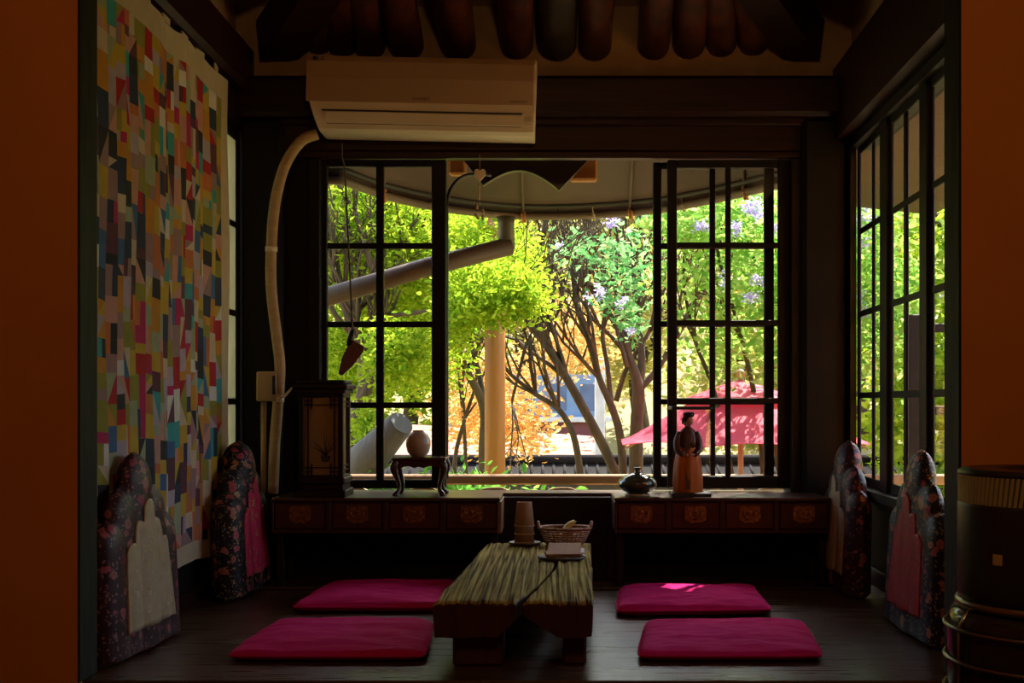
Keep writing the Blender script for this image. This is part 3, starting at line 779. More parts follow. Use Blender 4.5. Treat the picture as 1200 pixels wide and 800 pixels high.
# ------------------------------------------------------------------ small stand with moon jar
def make_stand():
    x0, x1 = P(461, 0, 5.30)[0], P(521, 0, 5.30)[0]; y0, y1 = 5.29, 5.47; zb = .392; zt = P(0, 536, 5.30)[2]
    cx, cy = (x0 + x1) / 2, (y0 + y1) / 2
    t = thing('display_stand', (cx, cy, zb), 'small dark stand with curved legs on the left cabinet, carrying the round jar', 'stand')
    SW = mat('stand_wood', (.075, .022, .014), (.04, .012, .008), rough=.25, scale=(30, 30, 10))
    m = MB(); m.box(x0 - .006, x1 + .006, y0 - .006, y1 + .006, zt - .014, zt, .005); m.build('top', SW, t)
    m = MB()
    out = [(0, 0), (1, 0), (1, -.045), (.88, -.03), (.72, -.022), (.60, -.032), (.5, -.026), (.40, -.032), (.28, -.022), (.12, -.03), (0, -.045)]
    for yy in (y0 + .004, y1 - .014): m.prism(out, lambda p: (x0 + .006 + (x1 - x0 - .012) * p[0], yy, zt - .014 + p[1]), lambda p: (x0 + .006 + (x1 - x0 - .012) * p[0], yy + .01, zt - .014 + p[1]))
    for xx in (x0 + .004, x1 - .014): m.prism(out, lambda p: (xx, y0 + .006 + (y1 - y0 - .012) * p[0], zt - .014 + p[1]), lambda p: (xx + .01, y0 + .006 + (y1 - y0 - .012) * p[0], zt - .014 + p[1]))
    m.build('apron', SW, t)
    H = zt - .02 - zb
    for sx in (-1, 1):
        for sy in (-1, 1):
            ex = x0 + .014 if sx < 0 else x1 - .014; ey = y0 + .014 if sy < 0 else y1 - .014
            m = MB(); pts = []; rr = []
            for f, o, r in ((0, 0, .016), (.15, .010, .018), (.3, .009, .015), (.5, -.002, .010), (.7, -.010, .009), (.85, -.006, .010), (.94, .004, .013), (1, .006, .012)):
                pts.append((ex + sx * o, ey + sy * o, zt - .014 - (H + .006) * f)); rr.append(r)
            pts[-1] = (pts[-1][0], pts[-1][1], zb + .0)
            m.tube(pts, rr, 10, sub=3); m.build('leg', SW, t)
    return cx, cy, zt
cx, cy, zt = make_stand()
m = MB(); s = P(14.5 + 650, 0, 5.36)[0]
prof = [(.028, 0), (.034, .004), (.048, .022), (.0555, .05), (.054, .075), (.044, .097), (.030, .109), (.024, .113), (.025, .118), (.021, .118), (.019, .112), (.0, .110)]
m.lathe(prof, (cx - .012, cy, zt), 28); o = m.build('moon_jar', mat('beige_glaze', (.46, .33, .22), (.42, .30, .20), rough=.3))
tag(o, 'round beige ceramic jar on the small curved leg stand', 'jar')

# flat celadon bottle
t = thing('glazed_bottle', (P(747, 0, 5.33)[0], 5.33, .392), 'squat dark green glazed bottle with short neck beside the doll case', 'bottle')
m = MB(); m.lathe([(.05, 0), (.052, .008), (.046, .014), (.07, .026), (.085, .045), (.0865, .056), (.078, .072), (.055, .088), (.03, .098), (.014, .102), (.012, .118), (.018, .124), (.014, .126), (.008, .118), (0, .116)], t.location, 32)
m.build('body', mat('dark_celadon_glaze', (.05, .06, .035), (.025, .03, .02), rough=.12, scale=(20, 20, 20), coat=.6), t)
m = MB(); m.lathe([(.0545, .0), (.0545, .009), (.05, .0095)], t.location, 28); m.build('foot_ring', mat('unglazed_clay', (.42, .36, .26), rough=.7), t)

# ------------------------------------------------------------------ doll and display case
def make_doll():
    Y = 5.33; xc = P(807, 0, Y)[0]; zb = .392
    x0, x1 = P(785.5, 0, Y)[0], P(831, 0, Y)[0]; w = (x1 - x0)
    t = thing('display_case', (xc, Y, zb), 'clear glass display case with black base and lid around the doll', 'display case')
    ztop = P(0, 476, Y)[2]
    m = MB(); m.box(x0, x1, Y - w / 2, Y + w / 2, zb, zb + .018, .003); m.build('base', BLACKPL, t)
    m = MB(); m.box(x0 - .003, x1 + .003, Y - w / 2 - .003, Y + w / 2 + .003, ztop - .014, ztop, .003); m.build('lid', BLACKPL, t)
    m = MB(); g = .0025
    for (a, b, c, d) in ((x0 + .003, x1 - .003, Y - w / 2 + .003, Y - w / 2 + .003 + g), (x0 + .003, x1 - .003, Y + w / 2 - .003 - g, Y + w / 2 - .003), (x0 + .003, x0 + .003 + g, Y - w / 2 + .006, Y + w / 2 - .006), (x1 - .003 - g, x1 - .003, Y - w / 2 + .006, Y + w / 2 - .006)):
        m.box(a, b, c, d, zb + .018, ztop - .014)
    m.build('glass', CASEGLASS, t)
    # doll
    zf = zb + .018
    d = thing('costume_doll', (xc, Y, zf), 'doll in orange silk skirt and dark jacket with black hat inside the glass case', 'doll')
    H = P(0, 487, Y)[2] - zf
    skirt = MB()
    n = 40; rings = []
    skirt.smooth = True
    for (r, z) in ((.066, 0), (.066, .06), (.062, .12), (.052, .17), (.038, .205), (.026, .225)):
        rings.append(skirt.verts([(xc - .004 + math.cos(2 * PI * q / n) * r * (1 + .05 * math.sin(q * PI / 2.5) * (1 - z / .24)) * 1.0, Y + math.sin(2 * PI * q / n) * r * .8 * (1 + .05 * math.cos(q * PI / 2.5)), zf + z) for q in range(n)]))
    for a, b in zip(rings, rings[1:]):
        for q in range(n): skirt._f([a + q, a + (q + 1) % n, b + (q + 1) % n, b + q])
    skirt.build('skirt', mat('orange_silk', (.50, .17, .015), (.34, .10, .01), rough=.45, scale=(60, 60, 4), trans=.35), d)
    sash_ = MB(); sash_.prism([(-.012, .0), (.012, 0), (.009, -.20), (-.010, -.20)], lambda p: (xc - .008 + p[0], Y - .060 + (.2 + p[1]) * .13, zf + .215 + p[1]), lambda p: (xc - .008 + p[0], Y - .052 + (.2 + p[1]) * .13, zf + .215 + p[1]))
    sash_.build('ribbon', mat('dark_ribbon', (.05, .008, .006), rough=.5), d)
    jk = MB()
    jk.lathe([(.032, .185), (.044, .19), (.042, .22), (.036, .25), (.030, .27), (.014, .284), (.011, .29)], (xc - .004, Y, zf), 22, 1.05, .75)
    jk.build('jacket', mat('dark_red_silk', (.07, .010, .008), (.04, .008, .006), rough=.45, scale=(40, 40, 40)), d)
    for sx in (-1, 1):
        a = MB(); a.tube([(xc - .004 + sx * .034, Y, zf + .262), (xc - .004 + sx * .047, Y - .006, zf + .225), (xc - .004 + sx * .046, Y - .022, zf + .185), (xc - .004 + sx * .024, Y - .046, zf + .165)], [.013, .016, .016, .012], 12, sub=3)
        a.build('sleeve', MATS['dark_red_silk'], d)
        h = MB(); h.tube([(xc - .004 + sx * .026, Y - .045, zf + .166), (xc - .004 + sx * .012, Y - .052, zf + .163)], [.006, .005], 8); h.ball((xc - .004 + sx * .010, Y - .053, zf + .163), .0062, 8, 6)
        h.build('hand', mat('doll_skin', (.42, .22, .14), (.40, .21, .13), rough=.5), d)
    hd = MB(); hx, hz = xc + .002, zf + .311
    hd.tube([(xc - .003, Y, zf + .28), (hx, Y, zf + .300)], .0085, 10)
    hd.ball((hx, Y, hz), .0205, 18, 12, (.86, .92, 1.12)); hd.ball((hx + .006, Y - .0195, hz - .002), .0035, 8, 6, (.8, .8, 1.2))
    hd.ball((hx + .006, Y - .0175, hz - .012), .003, 8, 6, (1.2, .5, .5))
    hd.build('head', MATS['doll_skin'], d)
    hr = MB(); hr.ball((hx - .004, Y + .006, hz + .006), .0222, 18, 12, (.95, 1, 1.05)); hr.ball((hx - .012, Y + .022, hz - .012), .012, 12, 8, (1, 1, .8))
    hr.build('hair', mat('black_hair', (.010, .009, .012), rough=.35), d)
    ht = MB(); ht.lathe([(.017, 0), (.024, .004), (.026, .014), (.022, .022), (0, .024)], (hx - .002, Y - .002, hz + .016), 20)
    ht.tube([(hx - .018, Y, hz + .022), (hx - .026, Y - .004, hz + .006), (hx - .029, Y - .006, hz - .012)], [.006, .007, .005], 8)
    ht.build('hat', mat('blue_black_velvet', (.012, .014, .035), rough=.5), d)
make_doll()

# ------------------------------------------------------------------ low table
TZ = .2077
def make_table():
    yf, yb = 3.61, 5.15
    def L(v): return -.364 + (.364 - .290) * v
    def R(v): return .1145 + .040 * v
    def crack(v): return -.085 + .055 * math.sin(v * 4.2 - .6) * .6 + .10 * v
    t = thing('low_table', (-.12, 4.38, 0), 'low rustic plank table with deeply grooved weathered top between the cushions', 'table')
    def plank(name, left):
        def edge(u, v):
            if left: a, b = L(v) + .006 * noise.noise((v * 9, 1, 0)), crack(v) - (.004 + .022 * max(0, .35 - v))
            else: a, b = crack(v) + .005 + .012 * max(0, .25 - v), R(v) + .006 * noise.noise((v * 9, 5, 0))
            return a + (b - a) * u
        def ridg(x, v):
            g = 1.25 * noise.noise((x * 85 + .5 * math.sin(v * 5) + 1.2 * noise.noise((x * 3, v * 1.2, 3)), v * 1.1, .3)) + .5 * noise.noise((x * 170, v * 2.5, 1.3))
            return .0052 * g
        def top(u, v):
            x = edge(u, v); y = yf + (yb - yf) * v + .010 * noise.noise((x * 14, v * .2, 7 if left else 9)) * (1 if v < .5 else -1)
            e = min(u, 1 - u) * .25; ez = min(v, 1 - v) * 1.5
            rnd = -.010 * max(0, 1 - e / .01) ** 2 - .008 * max(0, 1 - ez / .012) ** 2
            return (x, y, TZ + ridg(x, v) + rnd + .004 * noise.noise((x * 6, v * 3, 2)))
        def bot(u, v):
            x = edge(u * .96 + .02, v); y = yf + .008 + (yb - yf - .016) * v
            zb_ = TZ - .108
            if not left: zb_ += .065 * max(0, 1 - u / .5) * (1 - v * .5)
            else: zb_ += .05 * max(0, (u - .78) / .22)
            return (x, y, zb_ + .006 * noise.noise((x * 12, v * 4, 4)))
        m = MB(); m.grid_solid(100, 90, top, bot)
        # plank ends dark: use the leg material on the side walls
        o = m.build(name, [TABLEW, TABLELEG], t)
        me = o.data
        for p in me.polygons:
            if abs(p.normal.z) < .5 or p.normal.z < -.5: p.material_index = 1
        return o
    plank('top_plank', True); plank('top_plank', False)
    zl = TZ - .10
    for (x0, x1, y0, y1) in ((-.31, -.155, 3.68, 3.80), (.026, .097, 3.70, 3.82), (-.25, -.13, 4.92, 5.04), (.05, .12, 4.92, 5.04)):
        m = MB(); m.box(x0, x1, y0, y1, 0, zl + .02, .008); m.build('leg', TABLELEG, t)
make_table()
TT = TZ + .004
# paper cups on a tray
yc = 5.05; xc = P(614.5, 0, yc)[0]
m = MB(); m.lathe([(0, 0), (.062, 0), (.066, .006), (.066, .010), (.060, .007), (0, .006)], (xc + .002, yc, TT), 32)
tag(m.build('round_tray', TRAYM), 'small round dark tray under the stack of paper cups', 'tray')
for k in range(3):
    zb = TT + .007 + .034 * k
    t = thing('paper_cup', (xc, yc, zb), ['upside down kraft paper cup at the bottom of the stack', 'upside down kraft paper cup in the middle of the stack', 'upside down kraft paper cup on top of the stack'][k], 'paper cup', 'stack of paper cups on the table')
    m = MB(); m.lathe([(.0415, .001), (.0315, .098), (.0315, .101), (.0275, .101), (.0275, .096), (0, .096)], (xc, yc, zb), 32); m.build('cup_wall', KRAFT, t)
    m = MB(); m.lathe([(.0405, 0), (.0435, .0015), (.0435, .0045), (.0410, .006)], (xc, yc, zb), 32); m.build('rim', KRAFT, t)
# basket
def make_basket():
    yc = 5.06; xc = P(662, 0, yc)[0]; t = thing('wicker_basket', (xc, yc, TT), 'small oval wicker basket with knob handles at the far end of the table', 'basket')
    z0 = TT
    def ring(f): return (.078 + .030 * f, .058 + .022 * f, z0 + .004 + .062 * f)
    m = MB(); m.lathe([(0, 0), (.078, 0), (.080, .006), (0, .006)], (xc, yc, z0), 28, 1, .75); m.build('bottom', WICKER, t)
    m = MB()
    for k in range(6):
        a, b, z = ring(.04 + k * .155)
        pts = [(xc + a * math.cos(2 * PI * q / 48) * (1 + .018 * (-1) ** (q + k)), yc + b * math.sin(2 * PI * q / 48) * (1 + .018 * (-1) ** (q + k)), z) for q in range(49)]
        m.tube(pts, .0036, 6, cap=False)
    for q in range(30):
        an = 2 * PI * q / 30; p = []
        for f in (0, .5, 1): a, b, z = ring(f); p.append((xc + a * math.cos(an), yc + b * math.sin(an), z))
        m.tube(p, .0026, 6)
    m.build('woven_side', WICKER, t)
    m = MB(); a, b, z = ring(1.02)
    m.tube([(xc + a * math.cos(2 * PI * q / 48), yc + b * math.sin(2 * PI * q / 48), z) for q in range(49)], .0065, 8, cap=False); m.build('rim', WICKER, t)
    for s in (-1, 1):
        m = MB(); pts = [(xc + s * (a - .002), yc - .022, z), (xc + s * (a + .002), yc - .016, z + .018), (xc + s * (a + .003), yc, z + .025), (xc + s * (a + .002), yc + .016, z + .018), (xc + s * (a - .002), yc + .022, z)]
        m.tube(pts, .006, 8, sub=3); m.build('handle', WICKER, t)
    return xc, yc, z
bxc, byc, bz = make_basket()
for k, (dx, dy, rz, lb) in enumerate(((.02, -.01, .3, 'yellow wrapped sweet standing up from the wicker basket'), (-.03, .01, -.5, 'yellow wrapped sweet lying low in the wicker basket'), (.045, .015, 1.0, 'yellow wrapped sweet at the right inside the wicker basket'))):
    m = MB(); c, s_ = math.cos(rz), math.sin(rz)
    prf = [(-.028, 0), (-.018, .008), (0, .012), (.018, .008), (.028, .0), (.018, -.008), (0, -.012), (-.018, -.008)]
    zz = bz - .045 + (.04 if k == 0 else .012)
    def mp(p, o): return (bxc + dx + p[0] * c - o * s_, byc + dy + p[0] * s_ + o * c, zz + p[1] + (.02 + p[0] * .5 if k == 0 else 0))
    m.prism(prf, lambda p: mp(p, -.009), lambda p: mp(p, .009)); o = m.build('wrapped_sweet', SNACK)
    tag(o, lb, 'sweet', 'wrapped sweets in the basket')
# slate coaster, folder, napkins
yc = 4.58; xs = P(658, 0, yc)[0]
m = MB(); m.lathe([(0, 0), (.086, 0), (.092, .005), (.092, .010), (.086, .012), (0, .012)], (xs, yc, TT), 24, 1, .9)
tag(m.build('slate_plate', SLATE), 'flat dark slate plate under the tan folder on the table', 'plate')
t = thing('leather_folder', (xs + .005, yc, TT + .012), 'tan leather menu folder tilted on a slate plate', 'folder', rz=.06)
m = MB()
m.prism([(-.062, -.055), (.062, -.055), (.062, .055), (-.062, .055)], lambda p: (p[0] + .012 * (p[1] > 0), p[1], .008 + (p[1] + .055) * .27), lambda p: (p[0] + .012 * (p[1] > 0), p[1], .012 + (p[1] + .055) * .27)); m.build('cover', LEATHER, t, False)
m = MB(); m.box(-.062, .066, -.055, .058, 0, .004, .001); m.box(-.066, -.058, -.055, .055, 0, .012, .002); m.build('back_cover', LEATHER, t, False)
m = MB()
for k in range(3): m.prism([(.0, -.035), (.074, -.033), (.080, .052), (.0, .05)], lambda p: (p[0] + .003 * k, p[1], .005 + .003 * k + (p[1] + .055) * .045 * k), lambda p: (p[0] + .003 * k, p[1], .0065 + .003 * k + (p[1] + .055) * .045 * k))
m.build('pages', PAPERW, t, False)
m = MB(); m.prism([(-.03, -.03), (.03, -.02), (.025, .035), (-.035, .025)], lambda p: (xs + .062 + p[0], yc - .005 + p[1], TT + .0125 + .01 * (p[0] < 0)), lambda p: (xs + .062 + p[0], yc - .005 + p[1], TT + .0135 + .01 * (p[0] < 0)))
tag(m.build('paper_napkin', PAPERW), 'small white paper napkin peeking out right of the tan folder', 'napkin')

# ------------------------------------------------------------------ floor cushions
def floor_cushion(pts, thick, material, label, seed, crown=.012):
    """pts: near-left, near-right, far-right, far-left floor corners"""
    a, b, c, d = [Vector((p[0], p[1], 0)) for p in pts]
    ctr = (a + b + c + d) / 4
    t = thing('floor_cushion', (ctr.x, ctr.y, 0), label, 'floor cushion', 'flat red floor cushions around the low table')
    def base(u, v): return (a * (1 - u) + b * u) * (1 - v) + (d * (1 - u) + c * u) * v
    def sq(u, v):
        # round the corners
        x, y = 2 * u - 1, 2 * v - 1
        k = .035 * (abs(x) ** 6) * (abs(y) ** 6)
        return base(.5 + x * (1 - k) / 2, .5 + y * (1 - k) / 2)
    def prof(u, v):
        x, y = abs(2 * u - 1), abs(2 * v - 1)
        return (max(0, 1 - x ** 14) ** .5) * (max(0, 1 - y ** 12) ** .5)
    def top(u, v):
        p = sq(u, v); f = prof(u, v)
        wr = .0085 * noise.noise((p.x * 3.5 + seed, p.y * 13, seed)) + .0055 * noise.noise((p.x * 9 + seed, p.y * 30, seed * 2)) + .003 * noise.noise((p.x * 22, p.y * 16, seed))
        z = thick * (.5 + .5 * f) + (crown * (1 - (2 * u - 1) ** 2) * (1 - (2 * v - 1) ** 2) + wr) * f
        if f == 0: z = thick * .5
        return (p.x, p.y, z)
    def bot(u, v):
        p = sq(u, v); f = prof(u, v)
        return (p.x, p.y, thick * (.5 - .5 * f) if f < 1 else 0)
    m = MB(); m.grid_solid(72, 56, top, bot); m.build('cover', material, t)
    m = MB()
    rim = [sq(i / 40, 0) for i in range(40)] + [sq(1, i / 40) for i in range(40)] + [sq(1 - i / 40, 1) for i in range(40)] + [sq(0, 1 - i / 40) for i in range(41)]
    m.tube([(p.x, p.y, thick * .5) for p in rim], .004, 6, cap=False); m.build('piping', material, t)
def fp(px, py, z=0.0):
    Y = (CH - z) * F / (py - VY); return ((px - VX) / F * Y, Y)
th = .042
floor_cushion([fp(264, 777), fp(500, 777), fp(508, 722, th), fp(326, 721, th)], th, CRIMSON, 'magenta floor cushion nearest the opening, left of the table', 1.3)
floor_cushion([fp(340, 719), fp(520, 719), fp(537, 678, th), fp(388, 680, th)], .048, PINK, 'magenta floor cushion nearer the drawer cabinets, left of the table', 4.1)
floor_cushion([fp(746, 777), fp(966, 777), fp(942, 722, th), fp(757, 722, th)], th, CRIMSON, 'magenta floor cushion nearest the opening, right of the table', 7.7)
floor_cushion([fp(721, 724), fp(905, 722), fp(884, 684, th), fp(726, 684, th)], .048, PINK, 'magenta floor cushion nearer the drawer cabinets, right of the table', 11.2)

# ------------------------------------------------------------------ lobed silk backrests
def backrest(loc, rz, body_mat, panel_mat, label, scale=1.0, lean=2, T=.052):
    t = thing('lobed_backrest', loc, label, 'backrest cushion', 'lobed silk backrest cushions along the walls', rz)
    S = scale
    lobes = [(0, .098, .635), (.115, .088, .53), (-.115, .088, .53), (.205, .080, .435), (-.205, .080, .435)]   # centre u, radius, top
    def inside(u, v):
        best = 0
        for c, r, h in lobes:
            rr = r * (1 + .16 * max(0, (h - .12 - v)) / h) if v < h - r else r
            cy_ = min(v, h - r)
            dd = math.hypot(u - c, v - cy_)
            d = 1 - dd / rr
            tt = (1 if c == 0 else .93 if abs(c) < .1 else .84)
            if d > 0: best = max(best, math.sqrt(1 - (1 - d) ** 2) * tt)
        return best
    NU, NV = 76, 96
    Wd = .31
    def dep(u, v):
        k = inside(u, v)
        belly = .85 + .25 * max(0, 1 - v / .6)
        e = min(1, max(0, v) / .02) ** .5 if v < .02 else 1
        return T * k * belly * (.35 + .65 * e)
    m = MB(); m.smooth = True
    tanl = math.tan(math.radians(lean))
    idx = {}
    for sgn in (1, -1):
        for j in range(NV + 1):
            for i in range(NU + 1):
                u = -Wd + 2 * Wd * i / NU; v = .66 * j / NV
                d = dep(u, v)
                idx[(sgn, i, j)] = (u, v, d)
    def pos(u, v, d, sgn): return (u * S, -(sgn * d) * S + v * tanl * S, v * S)
    keep = lambda i, j: any(inside(-Wd + 2 * Wd * a / NU, .66 * b / NV) > 0 for a in (i, i + 1) for b in (j, j + 1))
    vid = {}
    def gv(sgn, i, j):
        u, v, d = idx[(sgn, i, j)]
        key = (sgn if d > 1e-4 else 0, i, j)
        if key not in vid: vid[key] = m.verts([pos(u, v, d, sgn)])
        return vid[key]
    for j in range(NV):
        for i in range(NU):
            if keep(i, j):
                m._f([gv(1, i, j), gv(1, i + 1, j), gv(1, i + 1, j + 1), gv(1, i, j + 1)])
                m._f([gv(-1, i, j), gv(-1, i, j + 1), gv(-1, i + 1, j + 1), gv(-1, i + 1, j)])
    # bottom
    for i in range(NU):
        if keep(i, 0): m._f([gv(1, i, 0), gv(-1, i, 0), gv(-1, i + 1, 0), gv(1, i + 1, 0)])
    m.build('stuffed_body', body_mat, t, False)
    # applique panel with finger shaped top
    pm = MB(); pm.smooth = True
    fing = [(0, .040, .49), (.063, .036, .425), (-.063, .036, .425), (.122, .034, .36), (-.122, .034, .36)]
    def top_at(u):
        best = .0
        for c, r, h in fing:
            if abs(u - c) <= r: best = max(best, h - r + math.sqrt(r * r - (u - c) ** 2))
        return max(best, .325 if abs(u) < .15 else 0)
    NP = 60
    cols = []
    for i in range(NP + 1):
        f = -1 + 2 * i / NP
        row = []
        uu = f * .1555
        vt = top_at(uu)
        for j in range(25):
            v = .085 + (vt - .085) * j / 24
            u = uu * (1 + .20 * max(0, 1 - (v - .085) / .3))
            row.append((u, v))
        cols.append(row)
    fr_ = [[pm.verts([pos(u, v, dep(u, v) + .006, 1)]) for u, v in r] for r in cols]
    for a, b in zip(fr_, fr_[1:]):
        for j in range(24): pm._f([a[j], b[j], b[j + 1], a[j + 1]])
    o = pm.build('applique_panel', panel_mat, t, False)
    md = o.modifiers.new('thickness', 'SOLIDIFY'); md.thickness = .007; md.offset = -1
    return t
BR1 = brocade('burgundy_brocade', (.040, .008, .014), (.022, .005, .009), (.36, .035, .09), (.36, .17, .13), (.24, .10, .11), 23)
BR2 = brocade('black_floral_brocade', (.010, .008, .012), (.006, .005, .008), (.48, .05, .14), (.42, .26, .08), (.22, .26, .22), 27)
PANC = brocade('cream_silk', (.42, .33, .20), (.36, .28, .17), (.52, .42, .14), (.60, .52, .40), (.55, .48, .36), 30, dens=.36)
PANR = brocade('magenta_silk', (.50, .018, .10), (.42, .014, .08), (.60, .14, .16), (.55, .28, .10), (.65, .20, .22), 30, dens=.34)
PANR2 = brocade('red_silk', (.36, .016, .018), (.30, .012, .014), (.45, .06, .05), (.40, .12, .05), (.5, .10, .08), 30, dens=.34)
# local front is -y ; rz = +90 deg makes the front face +x
backrest((-1.346, 3.93, 0), PI / 2 - .07, BR1, PANC, 'burgundy silk backrest with cream finger shaped panel beside the left post')
backrest((-1.325, 5.15, 0), PI / 2 - .0, BR2, PANR, 'black floral backrest with magenta panel in the left corner by the hanging', T=.078)
backrest((1.245, 5.22, 0), -PI / 2, BR1, PANC, 'burgundy silk backrest with cream panel under the right side window', T=.064)
backrest((1.25, 4.20, 0), -PI / 2, BR2, PANR2, 'black floral backrest with red panel beside the right post')

# ------------------------------------------------------------------ heater
def make_heater():
    Y = 2.34; X = P(1238, 0, Y)[0]; r = .182
    t = thing('kerosene_heater', (X, Y, LOW), 'round black heater with chrome guard rings before the right orange wall', 'heater')
    ztop = P(0, 549, Y)[2] - LOW
    c = t.location
    za = P(0, 592, Y)[2] - LOW; zb = P(0, 700, Y)[2] - LOW
    m = MB(); m.lathe([(0, ztop - .012), (r * .55, ztop - .012), (r * .60, ztop), (r * .95, ztop), (r * .995, ztop - .004), (r, ztop - .010), (r * .985, ztop - .013), (r * .9, ztop - .013)], c, 64); m.build('top_cap', HEATERM, t)
    # vertical louvres
    m = MB(); n = 110
    for q in range(n):
        a = 2 * PI * q / n; ca, sa = math.cos(a), math.sin(a); w = .0032
        z0, z1 = za + .004, ztop - .012
        def pp(rr, s, z): return (c[0] + ca * rr - sa * s, c[1] + sa * rr + ca * s, c[2] + z)
        m.prism([(r * .95, -w), (r * 1.0, -w), (r * 1.0, w), (r * .95, w)], lambda p: pp(p[0] * .99, p[1] - .004, z0), lambda p: pp(p[0], p[1] + .004, z1))
    m.build('louvres', mat('louvre_bronze', (.42, .36, .18), (.36, .3, .15), rough=.45, metallic=.35), t)
    m = MB(); m.lathe([(r * .9, za - .01), (r * .9, ztop - .025)], c, 48); m.build('inner_drum', BLACKPL, t)
    m = MB(); m.lathe([(r * .93, za + .006), (r * .995, za + .006), (r * 1.0, za), (r * 1.0, zb + .012), (r * .99, zb), (r * .9, zb)], c, 64); m.build('shell', HEATERM, t)
    m = MB(); m.lathe([(r * .99, zb - .001), (r * 1.02, zb - .003), (r * 1.03, zb - .010), (r * 1.02, zb - .016), (r * .9, zb - .02)], c, 64); m.build('chrome_band', BRONZEM, t)
    # lower glass chimney and guard
    m = MB(); m.lathe([(r * .9, zb - .02), (r * 1.02, zb - .022), (r * 1.09, zb - .035), (r * 1.10, zb - .05), (r * 1.10, .17), (r * 1.06, .15)], c, 64); m.build('burner_drum', mat('burner_steel', (.030, .020, .012), (.02, .014, .009), rough=.16, metallic=.3), t)
    for k in range(6):
        z = zb - .055 - k * .062
        if z < .16: break
        m = MB(); rr = r * 1.135
        m.tube([(c[0] + rr * math.cos(2 * PI * q / 64), c[1] + rr * math.sin(2 * PI * q / 64), c[2] + z) for q in range(65)], .0042, 8, cap=False); m.build('guard_ring', BRONZEM, t)
    m = MB()
    for q in range(8):
        a = 2 * PI * q / 8 + .2
        m.tube([(c[0] + r * 1.13 * math.cos(a), c[1] + r * 1.13 * math.sin(a), c[2] + .13), (c[0] + r * 1.13 * math.cos(a), c[1] + r * 1.13 * math.sin(a), c[2] + zb - .05), (c[0] + r * 1.0 * math.cos(a), c[1] + r * 1.0 * math.sin(a), c[2] + zb - .012)], .004, 6)
    m.build('guard_wires', BRONZEM, t)
    m = MB(); m.lathe([(r * 1.22, 0), (r * 1.25, .01), (r * 1.22, .10), (r * 1.15, .14), (r * .85, .16), (0, .16)], c, 64); m.build('fuel_tank', HEATERM, t)
    # label
    a = math.atan2(-.56, -.83); ca, sa = math.cos(a), math.sin(a)
    m = MB(); zl = P(0, 648, Y)[2] - LOW
    N = 6
    for i in range(N):
        a0 = a - .055 + .11 * i / N; a1 = a - .055 + .11 * (i + 1) / N
        f = lambda an, z: (c[0] + r * 1.004 * math.cos(an), c[1] + r * 1.004 * math.sin(an), c[2] + z)
        m.poly([f(a0, zl - .010), f(a1, zl - .010), f(a1, zl + .010), f(a0, zl + .010)])
    o = m.build('badge', [mat('badge_gold', (.40, .28, .10), (.34, .22, .08), rough=.4)], t); md = o.modifiers.new('thickness', 'SOLIDIFY'); md.thickness = .001
make_heater()

# ------------------------------------------------------------------ outside
GZ = -.55
GROUND = mat('garden_soil', (.38, .30, .15), (.26, .24, .09), rough=.95, scale=(1.3, 1.3, 1.3), bump=.4)
m = MB(); m.smooth = True
def gz(x, y):
    h = 0
    if y > 19: h = min(1, (y - 19) / 24) ** 1.2 * 10.5
    return GZ + h + (.25 * noise.noise((x * .2, y * .2, 0)) if y > 16 else 0)
NX, NY = 40, 50
k = m.verts([(-40 + 80 * i / NX, 5.79 + (60 - 5.79) * j / NY, gz(-40 + 80 * i / NX, 5.79 + (60 - 5.79) * j / NY)) for j in range(NY + 1) for i in range(NX + 1)])
for j in range(NY):
    for i in range(NX):
        a = k + j * (NX + 1) + i; m._f([a, a + 1, a + NX + 2, a + NX + 1])
tag(m.build('garden_ground', GROUND), 'sunlit garden ground rising to a wooded slope', 'ground', kind='structure')
m = MB(); m.box(-40, XL - .2, -10, 5.79, GZ - .1, GZ); m.box(1.55, 40, -10, 5.79, GZ - .1, GZ)
tag(m.build('side_ground', GROUND), 'ground beside the house', 'ground', kind='structure')

# curved eave awning over the window
EP = [(-1.25, 5.62), (-1.06, 5.70), (-.877, 6.22), (-.609, 6.64), (-.243, 6.90), (.15, 6.90), (.543, 6.71), (.81, 6.39), (1.03, 6.02), (1.20, 5.76), (1.34, 5.70)]
def crv(n):
    pts = [Vector((a, b, 0)) for a, b in EP]; out = []
    for i in range(len(pts) - 1):
        p0 = pts[max(i - 1, 0)]; p1 = pts[i]; p2 = pts[i + 1]; p3 = pts[min(i + 2, len(pts) - 1)]
        for q in range(n):
            s = q / n; out.append(.5 * ((2 * p1) + (p2 - p0) * s + (2 * p0 - 5 * p1 + 4 * p2 - p3) * s ** 2 + (3 * p1 - p0 - 3 * p2 + p3) * s ** 3))
    out.append(pts[-1]); return out
EC = crv(6)
def aw(p, f, up=0):   # f 0 at the edge, 1 at the wall
    x = p.x * (1 - .08 * f); y = p.y + (5.80 - p.y) * f
    y = max(y, 5.80)
    return (x, y, 1.885 + .42 * f + up)
t = thing('window_awning', (0, 5.82, 1.885), 'curved grey brown awning over the garden window with pale rim', 'awning')
m = MB(); m.smooth = True
rows = [m.verts([aw(p, f / 6) for p in EC]) for f in range(7)]
for r0, r1 in zip(rows, rows[1:]):
    for i in range(len(EC) - 1): m._f([r0 + i, r0 + i + 1, r1 + i + 1, r1 + i])
o = m.build('sheet', mat('awning_sheet', (.105, .058, .046), (.09, .05, .04), rough=.6, scale=(3, 3, 3)), t); md = o.modifiers.new('thickness', 'SOLIDIFY'); md.thickness = .02
m = MB(); m.tube([aw(p, .012, -.025) for p in EC], .022, 8); m.build('rim', mat('pale_rim', (.20, .14, .10), (.17, .12, .085), rough=.5), t)
